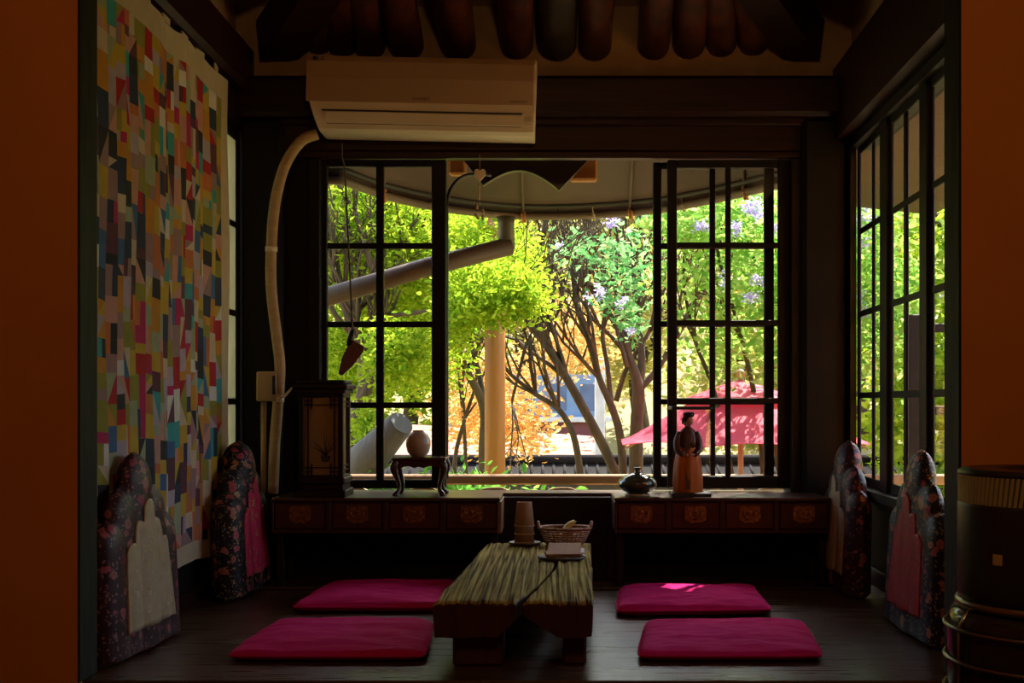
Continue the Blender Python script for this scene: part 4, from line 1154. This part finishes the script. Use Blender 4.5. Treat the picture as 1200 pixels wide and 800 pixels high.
m = MB(); m.tube([aw(p, .07, .0) for p in EC], .016, 8); m.build('inner_rib', mat('dark_rib', (.04, .035, .028), rough=.6), t)
for px in (352 + 98, 608, 745, 869):
    q = min(EC, key=lambda p: abs((p.x / max(p.y, 5.8) * F + VX) - px))
    m = MB(); m.tube([aw(q, .02, -.01), aw(q, .5, -.012), aw(q, 1, -.012)], .008, 6); m.build('rib', mat('rib_brown', (.14, .08, .05), rough=.6), t)
    m = MB(); p = Vector(aw(q, .02, -.01)); m.tube([p + Vector((0, .03, .02)), p + Vector((0, -.02, -.02)), p + Vector((.006, -.02, -.06))], .014, 8); m.build('orange_clip', mat('orange_clip', (.62, .26, .08), rough=.5), t)
for px in (691, 802):
    q = min(EC, key=lambda p: abs((p.x / max(p.y, 5.8) * F + VX) - px)); p = Vector(aw(q, .02, -.02))
    m = MB(); m.tube([p + Vector((0, -.03, .10)), p + Vector((.004, -.03, .05)), p + Vector((-.004, -.03, .02))], [.004, .01, .003], 6); m.tube([p + Vector((-.004, -.03, .02)), p + Vector((.012, -.03, -.045))], [.003, .007], 6); m.build('tied_ribbon', mat('pale_ribbon', (.6, .48, .38), rough=.8), t)

# scalloped dark board and black hose
t0 = P(545, 188, 5.95)
out = [(541, 184), (566, 217)] + [(566 + (655 - 566) * i / 12, 217 + (222 - 217) * i / 12 - 20 * math.sin(PI * i / 12)) for i in range(1, 12)] + [(655, 223), (692, 184)]
m = MB(); m.prism(list(reversed(out)), lambda p: P(p[0], p[1], 5.95), lambda p: tuple(Vector(P(p[0], p[1], 5.95)) + Vector((0, .05, 0))))
tag(m.build('scalloped_board', mat('dark_carved_board', (.045, .03, .02), (.025, .017, .012), rough=.4, scale=(4, 20, 20))), 'dark scalloped board hanging under the awning at the top of the open gap', 'board')
for a, b, lb in ((526, 546, 'orange brown wood block above the left end of the scalloped board'), (668, 700, 'orange brown wood block above the right end of the scalloped board')):
    p0, p1 = P(a, 205 if a < 600 else 212, 6.05), P(b, 180, 6.05)
    m = MB(); m.box(p0[0], p1[0], 6.03, 6.10, p0[2], p1[2], .01)
    tag(m.build('wood_block', mat('orange_block', (.50, .20, .05), (.4, .15, .04), rough=.6, scale=(20, 20, 5))), lb, 'wood block')
m = MB(); m.tube([P(523.5, 560, 5.72), P(523.5, 400, 5.72), P(523.5, 260, 5.72), P(524, 235, 5.73), P(530, 218, 5.76), P(542, 207, 5.80), P(558, 204, 5.85), P(575, 205, 5.9)], .0085, 8, sub=4)
tag(m.build('black_hose', BLACKPL), 'thin black hose arching up outside beside the left sash', 'hose')

# downpipe
t = thing('downpipe', P(592, 284, 6.6), 'grey brown rainwater pipe slanting across outside from a short funnel', 'downpipe')
DP = mat('dull_pipe', (.115, .065, .03), (.09, .05, .024), rough=.6, scale=(8, 8, 8))
m = MB(); m.tube([P(598, 288, 6.6), P(500, 313, 6.45), P(380, 349, 6.3)], .050, 16); m.build('slanting_pipe', DP, t)
m = MB(); m.tube([P(593, 254, 6.6), P(593, 262, 6.6), P(594, 292, 6.6)], [.050, .045, .045], 16); m.build('funnel', mat('dull_funnel', (.13, .12, .07), (.11, .10, .06), rough=.5), t)

# verandah rail
t = thing('verandah_rail', P(650, 600, 6.15), 'pale wooden rail running outside below the garden window', 'railing')
RW = mat('weathered_rail', (.40, .24, .12), (.32, .18, .09), rough=.6, scale=(3, 30, 30), bump=.3)
zr0, zr1 = P(0, 568, 6.15)[2], P(0, 556, 6.15)[2]
m = MB(); m.box(-2.2, 2.3, 6.15, 6.20, zr0, zr1, .008); m.build('rail', RW, t)
m = MB(); m.box(-2.2, 2.3, 6.14, 6.22, zr0 - .13, zr0 - .075, .005); m.build('lower_rail', RW, t)
for px in (415, 497, 580, 660, 752, 830, 905):
    x = P(px, 0, 6.18)[0]
    m = MB(); sh = []
    for i in range(13):
        a = PI * i / 12; sh.append((.085 * math.cos(a) * (1 + .10 * math.cos(5 * a)), .03 + .03 * math.sin(a) ** .6))
    sh += [(-.04, 0), (-.03, -.06), (.03, -.06), (.04, 0)]
    m.prism(list(reversed(sh)), lambda p: (x + p[0] * .9, 6.16, zr0 - .075 + p[1]), lambda p: (x + p[0] * .9, 6.20, zr0 - .075 + p[1])); m.build('lotus_bracket', RW, t)

# round timber post
m = MB(); p = P(580, 0, 8.0); m.tube([(p[0], 8.0, GZ), (p[0], 8.0, 1.0), (p[0] + .005, 8.0, 2.6)], .069, 20)
tag(m.build('timber_post', mat('orange_timber', (.50, .20, .045), (.38, .14, .03), rough=.5, scale=(20, 20, 2))), 'round orange timber post standing in the garden beyond the rail', 'post')

# tile topped wall
t = thing('tiled_garden_wall', (0, 12.2, GZ), 'low dark garden wall topped with roof tiles behind the trees', 'wall')
TILE = mat('dark_tile', (.020, .018, .018), (.012, .011, .011), rough=.95, spec=.1, scale=(6, 6, 6), bump=.3)
zt = P(0, 541, 12.0)[2]
m = MB(); m.box(-6, 8, 12.0, 12.5, GZ - .2, zt - .12); m.build('masonry', mat('dark_masonry', (.06, .055, .052), (.04, .036, .034), rough=.9, scale=(5, 5, 5), bump=.4), t)
m = MB(); m.tube([(-6, 12.3, zt), (8, 12.3, zt)], .06, 10); m.build('ridge_tiles', TILE, t)
m = MB()
for i in range(127):
    x = -6 + .11 * i + .05; m.tube([(x, 12.26, zt - .035), (x, 11.95, zt - .148)], .016, 8)
m.build('roof_tiles', TILE, t)
m = MB(); m.prism([(11.93, zt - .15), (12.3, zt - .02), (12.67, zt - .15), (12.67, zt - .19), (11.93, zt - .19)], lambda p: (-6, p[0], p[1]), lambda p: (8, p[0], p[1])); m.build('tile_bed', TILE, t)

# parasol
def parasol(cx, Y, Rr, ztop, zedge, label, rz=.35):
    t = thing('parasol', (cx, Y, GZ), label, 'parasol')
    cl = mat('pink_parasol_cloth', (.82, .12, .22), (.78, .105, .20), rough=.7, trans=.5)
    n = 8
    zm = ztop - (ztop - zedge) * .36
    def pt(a, f, z): return (cx + Rr * f * math.cos(a), Y + Rr * f * math.sin(a), z)
    m = MB(); m.smooth = False
    for q in range(n):
        a0, a1 = rz + 2 * PI * q / n, rz + 2 * PI * (q + 1) / n
        K = 8
        prev = None
        for k in range(K + 1):
            f = .40 + .60 * k / K; z = zm + .02 - (zm - zedge) * (k / K) ** .95
            row = [pt(a0 + (a1 - a0) * w / 6, f * (1 - .075 * math.sin(PI * w / 6)), z + (.03 * math.sin(PI * w / 6) if k == K else 0)) for w in range(7)]
            if prev:
                for w in range(6): m.poly([prev[w], row[w], row[w + 1], prev[w + 1]])
            prev = row
    o = m.build('canopy', cl, t); md = o.modifiers.new('thickness', 'SOLIDIFY'); md.thickness = .004
    m = MB()
    for q in range(n):
        a0, a1 = rz + 2 * PI * q / n, rz + 2 * PI * (q + 1) / n
        prev = None
        for k in range(5):
            f = .02 + .46 * k / 4; z = ztop - (ztop - zm - .03) * (k / 4) ** 1.1
            row = [pt(a0 + (a1 - a0) * w / 4, f * (1 - .05 * math.sin(PI * w / 4)), z) for w in range(5)]
            if prev:
                for w in range(4): m.poly([prev[w], row[w], row[w + 1], prev[w + 1]])
            prev = row
    o = m.build('vent_canopy', cl, t); md = o.modifiers.new('thickness', 'SOLIDIFY'); md.thickness = .004
    m = MB(); m.tube([(cx, Y, GZ), (cx, Y, ztop + .04)], .022, 12); m.ball((cx, Y, ztop + .05), .035, 10, 8); m.build('pole', mat('parasol_pole', (.5, .30, .18), rough=.5), t)
    for q in range(n):
        a = rz + 2 * PI * q / n; m = MB(); m.tube([pt(a, .03, zm + .1), pt(a, .98, zedge - .01)], .009, 6); m.build('rib', MATS['parasol_pole'], t)
    m = MB(); m.lathe([(0, 0), (.26, 0), (.26, .05), (.05, .08), (.03, .12), (0, .12)], t.location, 24); m.build('base', TILE, t)
Yp = 9.6
parasol(P(868, 0, Yp)[0], Yp, (868 - 722) / F * Yp * 1.03, P(0, 445, Yp)[2], P(0, 522, Yp)[2], 'large pink two tiered parasol in the garden seen through the right sashes')

# neighbour buildings beyond the wall
t = thing('garden_shed', (-1.2, 17, GZ), 'low shed with peach coloured sloping roof beyond the tiled wall', 'shed')
m = MB(); a = [P(520, 505, 15.5), P(572, 500, 15.5), P(690, 545, 14.5), P(520, 545, 14.5)]
m.prism([(0, 0), (1, 0), (1, 1), (0, 1)], lambda p: (-3.2 + 3.9 * p[0], 15 + 2.2 * p[1], -.05 + .55 * p[1] - .25 * p[0]), lambda p: (-3.2 + 3.9 * p[0], 15 + 2.2 * p[1], .02 + .55 * p[1] - .25 * p[0]))
m.build('roof', mat('peach_roof', (.34, .10, .06), (.30, .09, .05), rough=.7), t)
m = MB(); m.box(-3.0, .5, 15.2, 17, GZ, -.32); m.build('walls', mat('pale_wall', (.6, .5, .42), rough=.8), t)
t = thing('maroon_house', (.5, 20, GZ), 'distant house with maroon wall and blue upper floor behind the trees', 'house')
m = MB(); m.box(-.9, .8, 19, 20.5, GZ - .3, .52); m.build('ground_floor', mat('maroon_wall', (.17, .05, .055), (.14, .04, .045), rough=.8), t)
m = MB(); m.box(-.8, .7, 19.05, 20.5, .52, 1.25); m.build('upper_floor', mat('blue_wall', (.20, .30, .46), (.17, .26, .40), rough=.6), t)
m = MB(); m.box(-1.0, .9, 18.9, 20.6, .50, .58, .01); m.build('eave_band', mat('white_trim', (.8, .78, .75), rough=.6), t)
for k in range(3):
    m = MB(); x = -.6 + .5 * k; m.box(x, x + .28, 19.03, 19.06, .68, 1.1, .005); m.build('window', mat('dark_pane', (.12, .18, .30), rough=.2), t)
m = MB(); p0, p1 = P(697, 545, 13.5), P(709, 430, 13.5); m.box(p0[0], p1[0], 13.45, 13.57, GZ, p1[2] + .1, .01)
tag(m.build('white_column', mat('white_paint', (.82, .82, .84), rough=.5)), 'white square column standing beyond the tiled wall', 'column')

# sawn leaning trunk by the left sash
t = thing('sawn_log', P(420, 556, 6.9), 'grey sawn off log leaning outside the left sash with round cut face', 'log')
m = MB(); a, b = Vector(P(405, 566, 7.0)), Vector(P(470, 496, 6.7)); m.tube([a, a.lerp(b, .5), b], [.13, .105, .075], 20, jitter=.03); m.build('log_body', mat('grey_log_bark', (.13, .12, .10), (.08, .075, .06), rough=.9, scale=(14, 14, 5), bump=.6, bdist=.02), t)
d = (b - a).normalized(); m = MB(); m.tube([b - d * .002, b + d * .006], .072, 20); m.build('cut_face', mat('grey_cut_wood', (.09, .095, .085), (.07, .075, .065), rough=.8, scale=(30, 30, 30)), t)

# ------------------------------------------------------------------ trees
def leaf_object(name, ctr, size, m, parent, seed=0, flat=.5):
    ctr = np.asarray(ctr, dtype=np.float64); n = len(ctr); rg = np.random.default_rng(seed)
    d = rg.normal(size=(n, 3)); d[:, 2] *= .6; d /= np.linalg.norm(d, axis=1)[:, None]
    e = rg.normal(size=(n, 3)); e -= (e * d).sum(1)[:, None] * d; e /= np.linalg.norm(e, axis=1)[:, None]
    nn = np.cross(d, e)
    s = size * rg.uniform(.6, 1.3, n)[:, None]
    v = np.empty((n, 6, 3))
    v[:, 0] = ctr - d * s; v[:, 1] = ctr + e * s * .42 - d * s * .2 + nn * s * .14; v[:, 2] = ctr + e * s * .30 + d * s * .45 + nn * s * .08
    v[:, 3] = ctr + d * s; v[:, 4] = ctr - e * s * .30 + d * s * .45 + nn * s * .08; v[:, 5] = ctr - e * s * .42 - d * s * .2 + nn * s * .14
    loc = np.array(parent.location) if parent is not None else 0
    v = (v - loc).reshape(-1, 3)
    me = bpy.data.meshes.new(name)
    me.vertices.add(n * 6); me.vertices.foreach_set('co', v.ravel())
    base = (np.arange(n) * 6)[:, None]
    idx = np.concatenate([base + np.array([0, 1, 2, 3]), base + np.array([0, 3, 4, 5])], axis=1).ravel()
    me.loops.add(n * 8); me.loops.foreach_set('vertex_index', idx.astype(np.int32))
    me.polygons.add(n * 2); me.polygons.foreach_set('loop_start', (np.arange(n * 2) * 4).astype(np.int32))
    me.update(calc_edges=True); me.validate()
    me.materials.append(m)
    o = bpy.data.objects.new(name, me); COL.objects.link(o)
    if parent is not None: o.parent = parent
    return o
def blobs(specs, seed, mul=1.9, jit=.05):
    """specs: list of (centre, radii, count); hollow-ish clusters of clusters"""
    rg = np.random.default_rng(seed); out = []
    for c, r, n in specs:
        n = int(n * mul); k = max(1, n // 26)
        q = rg.normal(size=(k, 3)); q /= np.linalg.norm(q, axis=1)[:, None]; q *= rg.uniform(.15, 1, k)[:, None] ** .5
        cc = np.array(c) + q * np.array(r)
        pp = np.repeat(cc, 26, axis=0) + rg.normal(size=(k * 26, 3)) * (np.array(r) * .13 + jit)
        out.append(pp)
    return np.concatenate(out)
LF_Y = leaf_mat('maple_yellow_green', (.30, .46, .025), (.50, .62, .05), (.14, .32, .02))
LF_G = leaf_mat('fresh_green', (.16, .38, .06), (.32, .54, .09), (.46, .62, .18))
LF_C = leaf_mat('cool_green', (.10, .34, .10), (.20, .46, .16), (.34, .55, .22))
LF_O = leaf_mat('amber_leaves', (.78, .44, .12), (.82, .60, .24), (.68, .30, .08))
LF_P = leaf_mat('pale_slope_leaves', (.58, .50, .12), (.70, .62, .24), (.34, .38, .09))
LF_L = leaf_mat('lilac_petals', (.46, .38, .74), (.62, .55, .84), (.54, .46, .80))
LF_H = leaf_mat('hedge_leaves', (.10, .30, .04), (.16, .40, .06), (.24, .46, .08))

def twigs(m, p, d, r, L, depth, rnd):
    p = Vector(p); d = Vector(d).normalized()
    pts = [p]; 
    for k in range(3):
        d = (d + Vector((rnd.uniform(-.25, .25), rnd.uniform(-.2, .2), rnd.uniform(-.08, .22)))).normalized(); pts.append(pts[-1] + d * L / 3)
    m.tube(pts, [r, r * .85, r * .7, r * .5], 7)
    if depth > 0:
        for k in range(rnd.choice((2, 3))):
            q = pts[rnd.choice((1, 2, 3))]
            dd = (d + Vector((rnd.uniform(-.9, .9), rnd.uniform(-.7, .7), rnd.uniform(-.2, .6)))).normalized()
            twigs(m, q, dd, r * .55, L * .72, depth - 1, rnd)
def tree(label, base, trunks, foliage, seed, bark=BARK, cat='tree', twig=2, tl=.7, nm='garden_tree', group='trees in the garden'):
    """trunks: list of lists of (point, radius); foliage: list of (part name, material, size, specs)"""
    t = thing(nm, base, label, cat, group)
    rnd = random.Random(seed); m = MB()
    for tr in trunks:
        m.tube([p for p, r in tr], [r for p, r in tr], 12, sub=4, jitter=.05)
        if twig:
            for q in range(len(tr) // 2, len(tr)):
                p = Vector(tr[q][0]); d = (p - Vector(tr[q - 1][0])).normalized()
                for z in range(3):
                    twigs(m, p, d + Vector((rnd.uniform(-.7, .7), rnd.uniform(-.5, .5), .2)), tr[q][1] * .6, tl, twig, rnd)
    m.build('trunk', bark, t)
    for k, (pn, ml, sz, sp) in enumerate(foliage): leaf_object(pn, blobs(sp, seed * 7 + k, *((1.6, .012) if pn == 'blossoms' else (3.2, .05) if ml == LF_Y and sz < .04 else (1.1, .05) if ml == LF_C else (1.9, .05))), sz, ml, t, seed + k)
def T(lst, Y, dy=0, rk=.56):
    n = len(lst); out = []
    for i, (px, py, r) in enumerate(lst): y = Y + dy * i / max(1, n - 1); out.append((P(px, py, y), r * rk / F * y))
    return out
def FB(px, py, Y, rx, ry, ny, n): # ellipsoid given in pixels
    return (P(px, py, Y), (rx / F * Y, ny, ry / F * Y), n)

# left maple, thick trunk, close
tree('thick trunked maple with yellow green leaves outside the left sash', P(410, 700, 7.8),
     [T([(395, 640, 30), (408, 540, 26), (425, 470, 18), (428, 430, 13), (415, 395, 11), (404, 350, 9)], 7.8, .1),
      T([(425, 470, 12), (440, 420, 9), (446, 360, 8), (432, 300, 6), (415, 250, 5), (395, 215, 4)], 7.8, .2),
      T([(446, 400, 6), (455, 340, 5), (470, 290, 4), (490, 255, 3)], 8.0, .1),
      T([(455, 370, 5), (520, 362, 4.5), (570, 352, 4), (610, 330, 2.5)], 7.9, -.6)],
     [('foliage', LF_Y, .025, [FB(420, 270, 8.7, 90, 95, .8, 5200), FB(470, 400, 9.0, 75, 60, .6, 2200), FB(480, 300, 8.6, 75, 75, .7, 2800), FB(400, 430, 9.0, 60, 80, .5, 2000), FB(604, 332, 7.3, 30, 14, .3, 360), FB(550, 350, 7.4, 34, 24, .4, 520), FB(585, 362, 7.3, 40, 8, .25, 330), FB(560, 318, 7.6, 44, 12, .4, 330), FB(615, 352, 7.2, 22, 5, .2, 130), FB(535, 385, 7.5, 14, 16, .3, 150), FB(560, 300, 8.2, 60, 42, .5, 2600), FB(460, 420, 7.4, 30, 28, .2, 600), FB(430, 500, 7.3, 14, 22, .15, 200)])], 3, BARKG, tl=.55, twig=3)
# slim trunks left of the post with amber leaves
tree('slender dark trunked tree with amber leaves left of the timber post', P(545, 700, 9.4),
     [T([(572, 640, 10), (566, 540, 10), (567, 480, 9), (550, 440, 8), (534, 405, 6), (528, 370, 5)], 9.4), T([(567, 490, 7), (562, 440, 6), (548, 395, 5), (540, 350, 4)], 9.4, .3),
      T([(532, 620, 6), (533, 540, 5), (545, 490, 4), (556, 455, 3), (560, 420, 2.5)], 9.8), T([(547, 620, 4), (545, 520, 4), (540, 460, 3.5), (536, 420, 3)], 10)],
     [('foliage', LF_O, .036, [FB(545, 440, 10.3, 46, 70, .6, 700), FB(602, 480, 10.6, 30, 52, .5, 520), FB(555, 500, 10.6, 40, 30, .5, 260)])], 5, tl=.4)
# diagonal trunk
tree('tree with long diagonal trunk leaning from the rail up to the left', P(725, 620, 10.2),
     [T([(742, 610, 11), (715, 540, 10.5), (690, 490, 10), (665, 445, 9), (640, 405, 8), (618, 375, 6), (602, 350, 4)], 10.2), T([(668, 450, 7), (645, 410, 6), (628, 350, 5), (634, 290, 4), (640, 250, 3)], 10.2, .3),
      T([(685, 610, 8), (680, 555, 7.5), (672, 510, 7), (655, 480, 6), (628, 462, 5), (600, 440, 4), (592, 430, 3)], 10.0), T([(628, 462, 4.5), (622, 430, 4), (618, 400, 3.5), (600, 470, 3)], 10.1)],
     [('foliage', LF_O, .034, [FB(655, 415, 11.2, 50, 30, .5, 420), FB(625, 490, 11.2, 30, 40, .5, 280), FB(690, 380, 11.5, 60, 50, .5, 420)]), ], 8, tl=.6)
# multi stem tree right of centre
tree('many stemmed tree with green leaves left of the pink parasol', P(740, 640, 10.6),
     [T([(743, 640, 16), (745, 560, 15), (746, 500, 14), (748, 455, 13), (738, 420, 9), (727, 390, 7), (700, 345, 5), (680, 320, 4)], 10.6),
      T([(748, 460, 10), (752, 420, 8), (748, 370, 6), (742, 320, 5), (750, 270, 4)], 10.6, .3), T([(750, 455, 8), (768, 435, 7), (790, 400, 6), (815, 350, 5), (840, 300, 4)], 10.6, .2),
      T([(732, 610, 9), (728, 520, 9), (718, 480, 8), (703, 445, 7), (690, 400, 6), (676, 360, 5), (670, 310, 4)], 10.4), T([(716, 470, 6), (712, 430, 5), (706, 390, 4.5), (712, 340, 4), (705, 290, 3)], 10.5),
      T([(735, 430, 5), (722, 375, 4), (735, 330, 3), (728, 285, 2.5)], 10.5), T([(722, 470, 6), (735, 430, 5), (760, 390, 4), (772, 350, 3)], 10.7)],
     [('foliage', LF_C, .036, [FB(738, 305, 9.6, 40, 32, .4, 330), FB(690, 292, 9.4, 45, 14, .4, 150), FB(738, 375, 9.5, 22, 30, .3, 150), FB(712, 345, 9.5, 20, 12, .3, 80)])], 11, tl=.7)
# lilac
tree('lilac bush with pale purple blossoms and green leaves outside the right sashes', (2.0, 9.2, GZ),
     [T([(900, 640, 7), (890, 500, 6), (870, 400, 5), (850, 330, 4), (835, 270, 3)], 9.3), T([(925, 640, 7), (905, 480, 6), (900, 380, 5), (880, 290, 4), (870, 240, 3)], 9.4), T([(870, 620, 5), (840, 470, 5), (815, 400, 4), (800, 330, 3)], 9.2)],
     [('foliage', LF_G, .040, [FB(850, 290, 9.0, 80, 75, .7, 900), FB(905, 330, 9.0, 60, 100, .7, 560), FB(800, 260, 8.6, 42, 24, .4, 240), FB(860, 400, 9.3, 75, 50, .7, 380), FB(990, 330, 8.8, 90, 110, .6, 2200)]),
      ('blossoms', LF_L, .013, [FB(722, 262, 8.5, 11, 6, .06, 80), FB(705, 342, 8.5, 9, 7, .06, 60), FB(692, 346, 8.5, 6, 5, .05, 30), FB(726, 352, 8.5, 7, 6, .05, 40), FB(738, 386, 8.5, 4, 8, .05, 40), FB(822, 268, 8.2, 9, 10, .06, 90), FB(878, 243, 8.2, 14, 9, .08, 140), FB(890, 252, 8.2, 9, 9, .08, 80), FB(862, 266, 8.2, 7, 10, .06, 70), FB(850, 325, 8.3, 6, 14, .06, 60), FB(880, 345, 8.3, 10, 8, .06, 80), FB(888, 330, 8.3, 7, 8, .06, 60), FB(908, 262, 8.3, 7, 16, .06, 80), FB(660, 290, 8.6, 6, 5, .06, 26), FB(1010, 260, 8.3, 16, 30, .15, 200), FB(1006, 350, 8.3, 12, 20, .15, 120)])], 13, tl=.5, nm='lilac_bush', cat='bush')
# side garden seen through the right side window
tree('yellow green tree standing beside the house outside the right side window', (4.4, 11.5, GZ),
     [[((4.4, 11.5, GZ), .14), ((4.3, 11.4, .6), .12), ((4.0, 11.2, 1.6), .09), ((3.9, 11, 2.8), .06)], [((4.3, 11.4, .6), .09), ((4.8, 11.6, 1.6), .07), ((5.2, 11.7, 2.8), .05)]],
     [('foliage', LF_Y, .06, [((4.2, 11.3, 1.7), (1.4, .9, 1.6), 5200), ((3.4, 10.6, .6), (.8, .6, .8), 1500), ((5.6, 13, 1.5), (1.4, 1, 1.6), 2500)])], 17)
m = MB(); m.box(2.75, 2.89, 8.05, 8.19, GZ, 2.3, .01)
tag(m.build('porch_post', mat('brown_timber', (.34, .17, .07), (.26, .12, .05), rough=.6, scale=(20, 20, 2))), 'square brown porch post outside the right side window', 'post')
t = thing('porch_fence', (3.3, 8.6, GZ), 'dark horizontal rails of a porch outside the right side window', 'fence')
for z in (.72, 1.28):
    m = MB(); m.box(2.45, 4.6, 8.22, 8.27, z, z + .06, .006); m.build('rail', WOOD, t)
m = MB(); m.box(4.5, 4.6, 8.2, 8.3, GZ, 1.4, .006); m.build('upright', WOOD, t)
m = MB(); m.box(2.4, 2.48, 8.2, 8.3, GZ, 1.4, .006); m.build('upright', WOOD, t)
m = MB(); m.prism([(0, 2.14), (.75, 2.04), (.75, 2.10), (0, 2.22)], lambda p: (1.47 + p[0] * 1.1, 3.75, p[1]), lambda p: (1.56 + p[0] * 1.25, 8.0, p[1]))
tag(m.build('side_eave', mat('eave_boards', (.10, .05, .025), (.08, .04, .02), rough=.7, scale=(4, 20, 20))), 'brown eave over the right side window', 'eave')

# hedge below the rail
t = thing('hedge', (-.9, 6.9, GZ), 'low leafy green hedge under the wooden rail', 'hedge')
m = MB(); rnd = random.Random(5)
for k in range(26): 
    x = rnd.uniform(-1.9, .15); y = rnd.uniform(6.6, 7.2); m.tube([(x, y, GZ), (x + rnd.uniform(-.1, .1), y, .1), (x + rnd.uniform(-.15, .15), y, .3)], [.008, .006, .003], 6)
m.build('stems', BARK, t)
leaf_object('foliage', blobs([((-1.4, 7.0, .12), (.65, .25, .22), 1500), ((-.6, 7.0, .14), (.45, .22, .20), 1300), ((-.1, 6.95, .06), (.3, .2, .16), 450)], 77), .036, LF_H, t, 78)

# wooded slope: background trees, each its own
rnd = random.Random(40)
spots = [(-7, 20, 4.5), (-4.6, 18, 3.8), (-2.6, 21, 5), (-.6, 24, 5.4), (1.6, 22, 5), (3.4, 19, 4.2), (5.6, 22, 5), (7.6, 19, 4.4), (-6, 27, 6), (-2, 30, 6.5), (2.5, 29, 6.5), (6.5, 29, 6), (10, 25, 6), (-10, 25, 6)]
desc = ['far left on the slope', 'behind the left maple', 'behind the slender amber tree', 'straight behind the timber post', 'behind the diagonal trunk', 'behind the lilac bush', 'behind the parasol', 'far right beyond the porch', 'high at the left of the slope', 'high up left of the gap centre', 'high up right of the gap centre', 'high at the right of the slope', 'at the far right edge of the slope', 'at the far left edge of the slope']
for k, (x, y, h) in enumerate(spots):
    z = gz(x, y)
    tr = [[((x, y, z - .1), .16), ((x + rnd.uniform(-.2, .2), y, z + h * .35), .12), ((x + rnd.uniform(-.4, .4), y, z + h * .8), .05)], [((x, y, z + h * .25), .08), ((x + rnd.uniform(.5, .9), y, z + h * .6), .05), ((x + 1.1, y, z + h * .85), .03)], [((x, y, z + h * .3), .08), ((x - rnd.uniform(.5, .9), y, z + h * .6), .05), ((x - 1.2, y, z + h * .85), .03)]]
    sp = [((x + rnd.uniform(-.5, .5), y + rnd.uniform(-.3, .3), z + h * q), (1.3, .9, h * .24), 1300) for q in (.35, .6, .85)]
    ml = (LF_P, LF_P, LF_Y if k < 3 else LF_P)[k % 3]
    tree('pale leafed background tree ' + desc[k], (x, y, z), tr, [('foliage', ml, .085, sp)], 60 + k, twig=1, tl=.9, nm='slope_tree', group='background trees on the slope')

# ------------------------------------------------------------------ light
w = bpy.data.worlds.new('world'); SC.world = w; w.use_nodes = True
nt = w.node_tree; nt.nodes.clear()
o = nt.nodes.new('ShaderNodeOutputWorld'); b = nt.nodes.new('ShaderNodeBackground'); sk = nt.nodes.new('ShaderNodeTexSky')
sk.sky_type = 'NISHITA'; sk.sun_disc = False; sk.sun_elevation = math.radians(52); sk.sun_rotation = math.radians(20); sk.air_density = 1.2; sk.dust_density = 3.0
b.inputs[1].default_value = .30
nt.links.new(sk.outputs[0], b.inputs[0]); nt.links.new(b.outputs[0], o.inputs[0])
sun = bpy.data.lights.new('sun', 'SUN'); sun.energy = 7.5; sun.angle = math.radians(.6); sun.color = (1, .93, .78)
so = bpy.data.objects.new('sun', sun); COL.objects.link(so)
# sun stands behind the garden, high and a little to the right
sd = Vector((.35, .62, 1.0)).normalized(); so.rotation_euler = sd.to_track_quat('Z', 'Y').to_euler()
def lamp(name, loc, e, col, r):
    l = bpy.data.lights.new(name, 'POINT'); l.energy = e; l.color = col; l.shadow_soft_size = r
    ob = bpy.data.objects.new(name, l); COL.objects.link(ob); ob.location = loc
lamp('ceiling_lamp', (.2, .6, 2.6), 15.5, (1, .53, .20), .15)

vs = SC.view_settings
vs.view_transform = 'Standard'; vs.look = 'None'; vs.gamma = 1; vs.use_curve_mapping = False
vs.exposure = 1.3
SC.cycles.use_denoising = True
SC.cycles.max_bounces = 12; SC.cycles.diffuse_bounces = 6; SC.cycles.transparent_max_bounces = 24
SC.cycles.sample_clamp_indirect = 6
SC.cycles.caustics_reflective = False; SC.cycles.caustics_refractive = False
